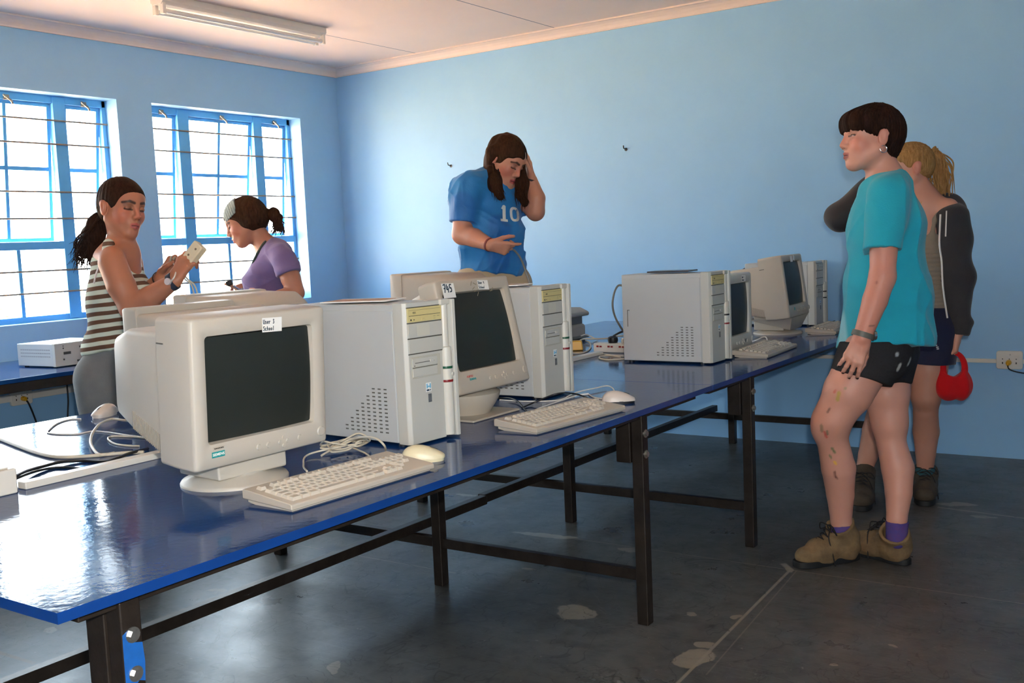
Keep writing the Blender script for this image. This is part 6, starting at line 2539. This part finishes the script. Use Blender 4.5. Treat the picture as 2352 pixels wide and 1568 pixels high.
S.cone(Q3(1196, 444, .12), Q3(1210, 474, .05), .066, .066, .035, flat=True)
S.cut(Q3(1130, 627, 0), -VY - VX * .10, .006)
S.cone(Q3(1138, 380, .0), Q3(1128, 416, .04), .060, .062, .01, mode='s')
fw = waves(81, 12, 14, 44, .0075, (1, 1, .8))
fc3 = creases(15, 8, 16, 34, .0105, (1, 1, 1))
e3 = [npv(Q3(1063, 512, -.125)), npv(Q3(1210, 474, .05))]


def n3(x, y, z):
    m = 1.0
    for e in e3:
        d = np.sqrt((x - e[0]) ** 2 + (y - e[1]) ** 2 + (z - e[2]) ** 2)
        m = m * np.clip((d - .075) / .05, 0, 1)
    return (fw(x, y, z) * .32 + fc3(x, y, z)) * m


S.noise = n3
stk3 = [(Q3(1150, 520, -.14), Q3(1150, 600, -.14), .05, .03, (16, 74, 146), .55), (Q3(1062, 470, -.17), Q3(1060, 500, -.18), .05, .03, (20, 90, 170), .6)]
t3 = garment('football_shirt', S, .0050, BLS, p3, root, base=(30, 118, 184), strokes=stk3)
KHA = cloth('khaki_cotton', (188, 170, 140), .25, (164, 146, 116), vs=9)
S = Form()
S.cone(Q3(1134, 610, .02), Q3(1135, 660, .02), .122, .128, .05, LT3, 1.26)
for hp, kn_, an in legp:
    S.chain([(hp, .122), (kn_ + Vector((0, 0, .01)), .084)], .03)
    S.chain([(kn_ + Vector((0, 0, .005)), .078), (an, .062)], .02)
S.cut(Vector((0, 0, ZT + .002)), Vector((0, 0, -1)))
S.noise = waves(91, 10, 16, 46, .0045)
garment('trousers', S, .0065, KHA, p3, root)
# the white number: ribbons laid on the shirt front
from mathutils.bvhtree import BVHTree
me = t3.data
bv = BVHTree.FromPolygons([v.co.copy() for v in me.vertices], [tuple(p_.vertices) for p_ in me.polygons])
c10 = Q3(1172, 480 - 6, -.35) - root
nx_ = (VX * .97 + VZ * .25).normalized()
ny_ = (VY - VX * .08).normalized()
mn = MB()
hN = .080


def ribbon(pts, w):
    pts = spline(pts, 6)
    L_, R_ = [], []
    for i, p_ in enumerate(pts):
        d = (pts[min(i + 1, len(pts) - 1)] - pts[max(i - 1, 0)]).normalized()
        s = Vector((-d.y, d.x, 0)) * (w / 2)
        for lst, q in ((L_, p_ + s), (R_, p_ - s)):
            o = c10 + nx_ * q.x + ny_ * q.y
            hit = bv.ray_cast(o, VZ)
            lst.append((hit[0] if hit[0] else o + VZ * .2) - VZ * .0022)
    vs_ = L_ + R_
    n = len(L_)
    mn.add(vs_, [(i, i + 1, n + i + 1, n + i) for i in range(n - 1)])


w_ = .016
x0 = -.034
ribbon([Vector((x0 - .006, .020, 0)), Vector((x0 + .004, .036, 0)), Vector((x0 + .006, .030, 0))], w_ * .8)
ribbon([Vector((x0 + .005, .038, 0)), Vector((x0 + .002, .0, 0)), Vector((x0, -.038, 0))], w_)
ribbon([Vector((x0 - .018, -.036, 0)), Vector((x0, -.036, 0)), Vector((x0 + .018, -.036, 0))], w_ * .8)
ribbon([Vector((.022 + .018 * math.copysign(abs(math.cos(a)) ** .75, math.cos(a)), .0315 * math.copysign(abs(math.sin(a)) ** .7, math.sin(a)), 0)) for a in [2 * PI * k / 24 for k in range(25)]], w_ * .80)
no = obj('shirt_number', mn, M_('white_print', (226, 226, 222), .6), t3, recalc=False)
ring_obj('wristband', wr - (wr - el).normalized() * .004, wr - Q3(1090, 546, -.19), .031, .010, .003, M_('dark_red_cord', (110, 40, 40), .7), p3, root)
ring_obj('hair_tie', wr2_ - VY * .006, VY * .9 + VX * .3, .031, .010, .003, M_('black_elastic', (34, 32, 38), .7), p3, root)
for hp, kn_, an in legp:
    F = Form()
    F.chain([(an + bk * .03, .045), (an + bk * .10 - Vector((0, 0, .008)), .042), (an + bk * .17 - Vector((0, 0, .012)), .034)], .02)
    F.cut(Vector((0, 0, ZT + .001)), Vector((0, 0, -1)))
    garment('shoe', F, .006, BOOTD, p3, root)
# cable from the hand
cp_ = Q3(1172, 574, -.24)
o = obj('cable', MB().tube([v - cp_ for v in spline([Q3(1168, 571, -.25), Q3(1180, 574, -.24), Q3(1194, 590, -.22), Q3(1205, 615, -.2), Q3(1216, 650, -.2), Q3(1224, 690, -.2)], 8)], .0052, 8), GREYC, loc=cp_)
tag(o, 'grey cable hanging from the fingers of the person in the blue 10 shirt', 'cable')
# ------------------------------------------------------------------ cables and small things on the tables
def cable(label, pts, r, mat, name='cable', n=8):
    """pts: pixel survey (px, py, height above the table) or world points"""
    P = [T(p[0], p[1], ZT + r + (p[2] if len(p) > 2 else 0)) if not isinstance(p, Vector) else p for p in pts]
    c = P[0].copy()
    o = obj(name, MB().tube([v - c for v in spline(P, 8)], r, n), mat, loc=c)
    return tag(o, label, 'cable')


def world_coil(c, R_, turns, r, seed, zz=.004):
    rg_ = np.random.default_rng(seed)
    pts = []
    for i in range(turns * 9):
        a = 2 * PI * i / 9 + rg_.normal(0, .12)
        q = 1 + rg_.normal(0, .22)
        pts.append(Vector((c.x + R_[0] * q * math.cos(a), c.y + R_[1] * q * math.sin(a), ZT + r + zz + .010 * abs(rg_.normal(0, 1)) + .003 * (i / 9))))
    return pts


cb_ = T(752, 1030)
cb_.x = 3.80
coil = world_coil(cb_, (.040, .062), 5, .0026, 4)
cable('tangled beige cable coiled between the nearest monitor and its tower', [T(705, 1082, ZT + .004), T(697, 1068, ZT + .004), T(712, 1042, ZT + .008)] + coil + [T(800, 1024, ZT + .012), T(838, 1040, ZT + .006), T(852, 1052, ZT + .006)], .0026, BEIGE)
cable('beige keyboard cable arching up in front of the vented tower side', [(738, 1046), (765, 1030, .01), (800, 1012, .03), (832, 1004, .055), (862, 1006, .06), (882, 1022, .045), (886, 1040, .012), (880, 1052, .004)], .0030, BEIGE)
cable('black cable looping behind the keyboard before the 745 monitor', [(1120, 916), (1150, 914), (1172, 914, .006), (1190, 922, .004), (1204, 938), (1212, 947)], .0028, BLK)
cable('black cable arching in front of the second tower', [(1199, 936), (1222, 926, .005), (1248, 915, .02), (1275, 905, .035), (1300, 902, .035), (1325, 905, .02), (1345, 912, .006), (1358, 917)], .0028, BLK)
cable('white mouse cable looped behind the mouse on its black base', [(1148, 918), (1195, 921), (1255, 921), (1290, 917), (1312, 906, .006), (1335, 898, .008), (1368, 891, .008), (1396, 886, .008), (1410, 895, .004), (1406, 908), (1388, 915), (1364, 912), (1352, 905)], .0024, WCAB)
cable('white keyboard cable running to the back of the second keyboard', [(1352, 904, .008), (1325, 908, .004), (1285, 921), (1250, 933), (1218, 946)], .0026, WCAB)
# behind the nearest monitor, left
cable('thin pale mouse cord curving over the back of the near table', [(186, 962), (160, 963), (132, 972), (112, 988), (112, 994), (140, 997), (180, 996), (212, 990), (245, 992), (285, 998), (330, 1004)], .0024, WCAB)
cable('thick beige cable sweeping in from the left edge of the near table', [(-26, 998), (0, 1008), (40, 1024), (85, 1040), (130, 1049), (190, 1048), (240, 1044), (285, 1040), (330, 1038)], .0050, BEIGE)
cable('beige cable loop standing up behind the nearest monitor', [(330, 970), (285, 965, .012), (258, 962, .014), (232, 972, .016), (214, 992, .014), (208, 1012, .008), (214, 1030, .004), (230, 1044, .002), (262, 1040)], .0044, BEIGE)
cable('short pale cable loop at the foot of the monitor rear', [(335, 1006), (290, 1002), (256, 1002), (248, 1008), (262, 1018), (290, 1023), (320, 1024)], .0030, BEIGE)
cable('black power cable running to the socket box', [(30, 1096, .02), (60, 1082, .012), (95, 1072, .006), (140, 1061, .004), (190, 1058), (240, 1060), (268, 1052, .004), (300, 1040, .006), (340, 1030)], .0042, BLK)
cable('second black cable lying beside the table trunking', [(30, 1102, .012), (70, 1086, .004), (110, 1076), (150, 1073), (200, 1076), (240, 1068), (280, 1058), (320, 1050)], .0034, BLK)
# far table
pl_ = lambda px, py, y: on(px, py, 1, y)
cable('grey power cable drooping from the back of the leftmost far-row tower', [pl_(1434, 657, -1.95), pl_(1420, 656, -1.95), pl_(1411, 672, -1.95), pl_(1407, 698, -1.95), pl_(1411, 722, -1.94), pl_(1422, 745, -1.92), pl_(1440, 768, -1.88), Vector((3.62, -1.82, ZT + .006))], .0048, GREYC)
pp_ = pl_(1427, 656, -1.95)
cable('black power lead plugged into the back of the farthest tower', [pl_(1726, 614, -.12), pl_(1714, 615, -.12), pl_(1703, 622, -.12), pl_(1694, 632, -.12), pl_(1688, 660, -.12), Vector((3.30, -.12, ZT + .01)), Vector((3.28, -.16, ZT + .005))], .0052, BLK)
cable('white cord curling behind the third keyboard', [(1728, 784), (1740, 780, .012), (1752, 774, .02), (1760, 775, .018), (1763, 786, .006)], .0030, WCAB)
cable('thin dark cord loop by the farthest keyboard', [(1898, 743), (1912, 738, .006), (1926, 734, .008), (1934, 736, .006), (1930, 742), (1918, 744)], .0022, BLK)

ps = T(1363, 809)
sp_ = thing('power_strip', 'white power strip with red rocker switches beside the far-row tower', 'power strip', (ps.x, ps.y, ZT))
obj('strip_body', MB().b2((.0, .0, 0), (.34, .062, .046)), PVC, sp_, bevel=.006)
sw = M_('red_rocker', (150, 40, 40), .35)
for i in range(4):
    x0_ = .018 + i * .062
    obj('rocker_switch', MB().b2((x0_, -.0015, .026), (x0_ + .013, .003, .035)), sw, sp_, bevel=.001)
    obj('rocker_switch', MB().b2((x0_ + .017, -.0015, .026), (x0_ + .030, .003, .034)), sw, sp_, bevel=.001)
o = obj('power_plug', MB().lathe([(.001, 0), (.022, 0), (.026, .012), (.024, .026), (.014, .032), (.001, .033)], (0, 0, 0), 20), BLK, loc=(ps.x + .095, ps.y + .030, ZT + .047))
tag(o, 'black round plug sitting in the white power strip', 'plug')
o = obj('power_plug', MB().lathe([(.001, 0), (.020, 0), (.023, .010), (.020, .022), (.001, .026)], (0, 0, 0), 20), PVC, loc=(ps.x + .165, ps.y + .032, ZT + .047))
tag(o, 'white plug sitting in the power strip next to the black one', 'plug')
zp_ = ZT + .07
cable('black lead rising from the black plug on the power strip', [Vector((ps.x + .095, ps.y + .035, ZT + .078)), Vector((ps.x + .13, ps.y + .06, ZT + .098)), Vector((ps.x + .18, ps.y + .10, ZT + .105)), Vector((ps.x + .26, ps.y + .12, ZT + .07)), Vector((ps.x + .33, ps.y + .10, ZT + .006))], .0050, BLK)
cable('beige cable lying across behind the power strip', [(1308, 808), (1322, 790, .01), (1338, 779, .012), (1360, 778, .01), (1392, 777, .012), (1418, 772, .02), (1446, 770, .01)], .0042, BEIGE)
cable('grey-beige cable looping at the left end of the power strip', [(1345, 782, .010), (1356, 788, .006), (1355, 800), (1342, 809), (1322, 811), (1300, 809)], .0038, BEIGE)
cable('white cable coming out of the printer', [(1335, 771, .03), (1346, 768, .03), (1358, 773, .015), (1372, 780, .002)], .0034, WCAB)
cable('beige cable looped on the table in front of the power strip', [(1378, 811), (1400, 815), (1425, 817), (1450, 817)], .0036, BEIGE)
cable('lower beige cable loop in front of the power strip', [(1450, 822), (1420, 825), (1395, 826), (1378, 823), (1380, 818), (1400, 816, .006), (1425, 820, .003)], .0040, BEIGE)
yt = T(1326, 804)
o = obj('yellow_adapter', MB().box((0, 0, .024), (.060, .052, .048), Matrix.Rotation(.5, 3, 'Z'), 0, (.82, .86)), YEL, loc=(yt.x, yt.y, ZT + .001), bevel=.005)
tag(o, 'yellow plug adapter lying among the cables left of the power strip', 'adapter')

# printer with its paper support folded up
PRG = M_('grey_printer_plastic', (150, 150, 146), .5, var=.15)
PRD = M_('dark_grey_printer_plastic', (96, 98, 100), .5, var=.15)
pr_ = thing('printer', 'grey inkjet printer with a raised paper support on the far table', 'printer', (2.70, -1.285, ZT))
obj('lower_body', MB().b2((-.14, -.19, 0), (.15, .185, .085)), PRG, pr_, bevel=.018, seg=3)
obj('middle_body', MB().box((.0, 0, .105), (.27, .35, .05)), PRD, pr_, bevel=.008)
obj('top_cover', MB().prism([(.165, .128), (.165, .150), (.11, .175), (-.13, .175), (-.14, .128)], -.20, .205, fn=lambda a, z, y: (a, y, z)), PRG, pr_, bevel=.010)
pt_ = MB()
poly = [(-.16, 0), (.10, 0), (.150, .045), (.195, .10), (.185, .112), (.12, .125), (.02, .130), (-.10, .115), (-.15, .08)]
c_, s_ = math.cos(1.0), math.sin(1.0)
pt_.prism(poly, -.006, .006, fn=lambda a, b_, z: (.06 - b_ * s_ + z * c_, a, .172 + b_ * c_ * .95 + z * s_))
obj('paper_support', pt_, PRD, pr_, bevel=.004)
obj('output_tray', MB().b2((.13, -.13, .012), (.20, .13, .020)), PRD, pr_, bevel=.003)

# leaflets and discs left on the towers
def flat_thing(name, label, cat, x, y, z, rz, w, d, h, mat, top=None):
    m = MB().b2((-w / 2, -d / 2, 0), (w / 2, d / 2, h))
    if top:
        m.b2((-w / 2 + .006, -d / 2 + .006, h), (w / 2 - .02, d / 2 - .03, h + .0006), 1)
    o = obj(name, m, [mat] + ([top] if top else []), loc=(x, y, z), rot=(0, 0, rz))
    return tag(o, label, cat)


BRN = M_('brown_printed_paper', (170, 116, 74), .6, var=.7, vscale=18, col2=(214, 196, 176))
flat_thing('leaflet', 'brown and white printed leaflet lying on the tower beside the User 3 monitor', 'leaflet', 3.70, -3.87, ZT + .4025, .3, .21, .15, .003, PAPER, BRN)
flat_thing('leaflet', 'white leaflet lying on the tower right of the 745 monitor', 'leaflet', 3.64, -3.035, ZT + .4002, .1, .16, .12, .004, PAPER, BRN)
flat_thing('disc_case', 'thin dark disc case lying on the leftmost tower of the far row', 'disc case', 3.80, -1.96, ZT + .3965, .1, .19, .13, .006, M_('dark_disc_case', (70, 62, 60), .3))
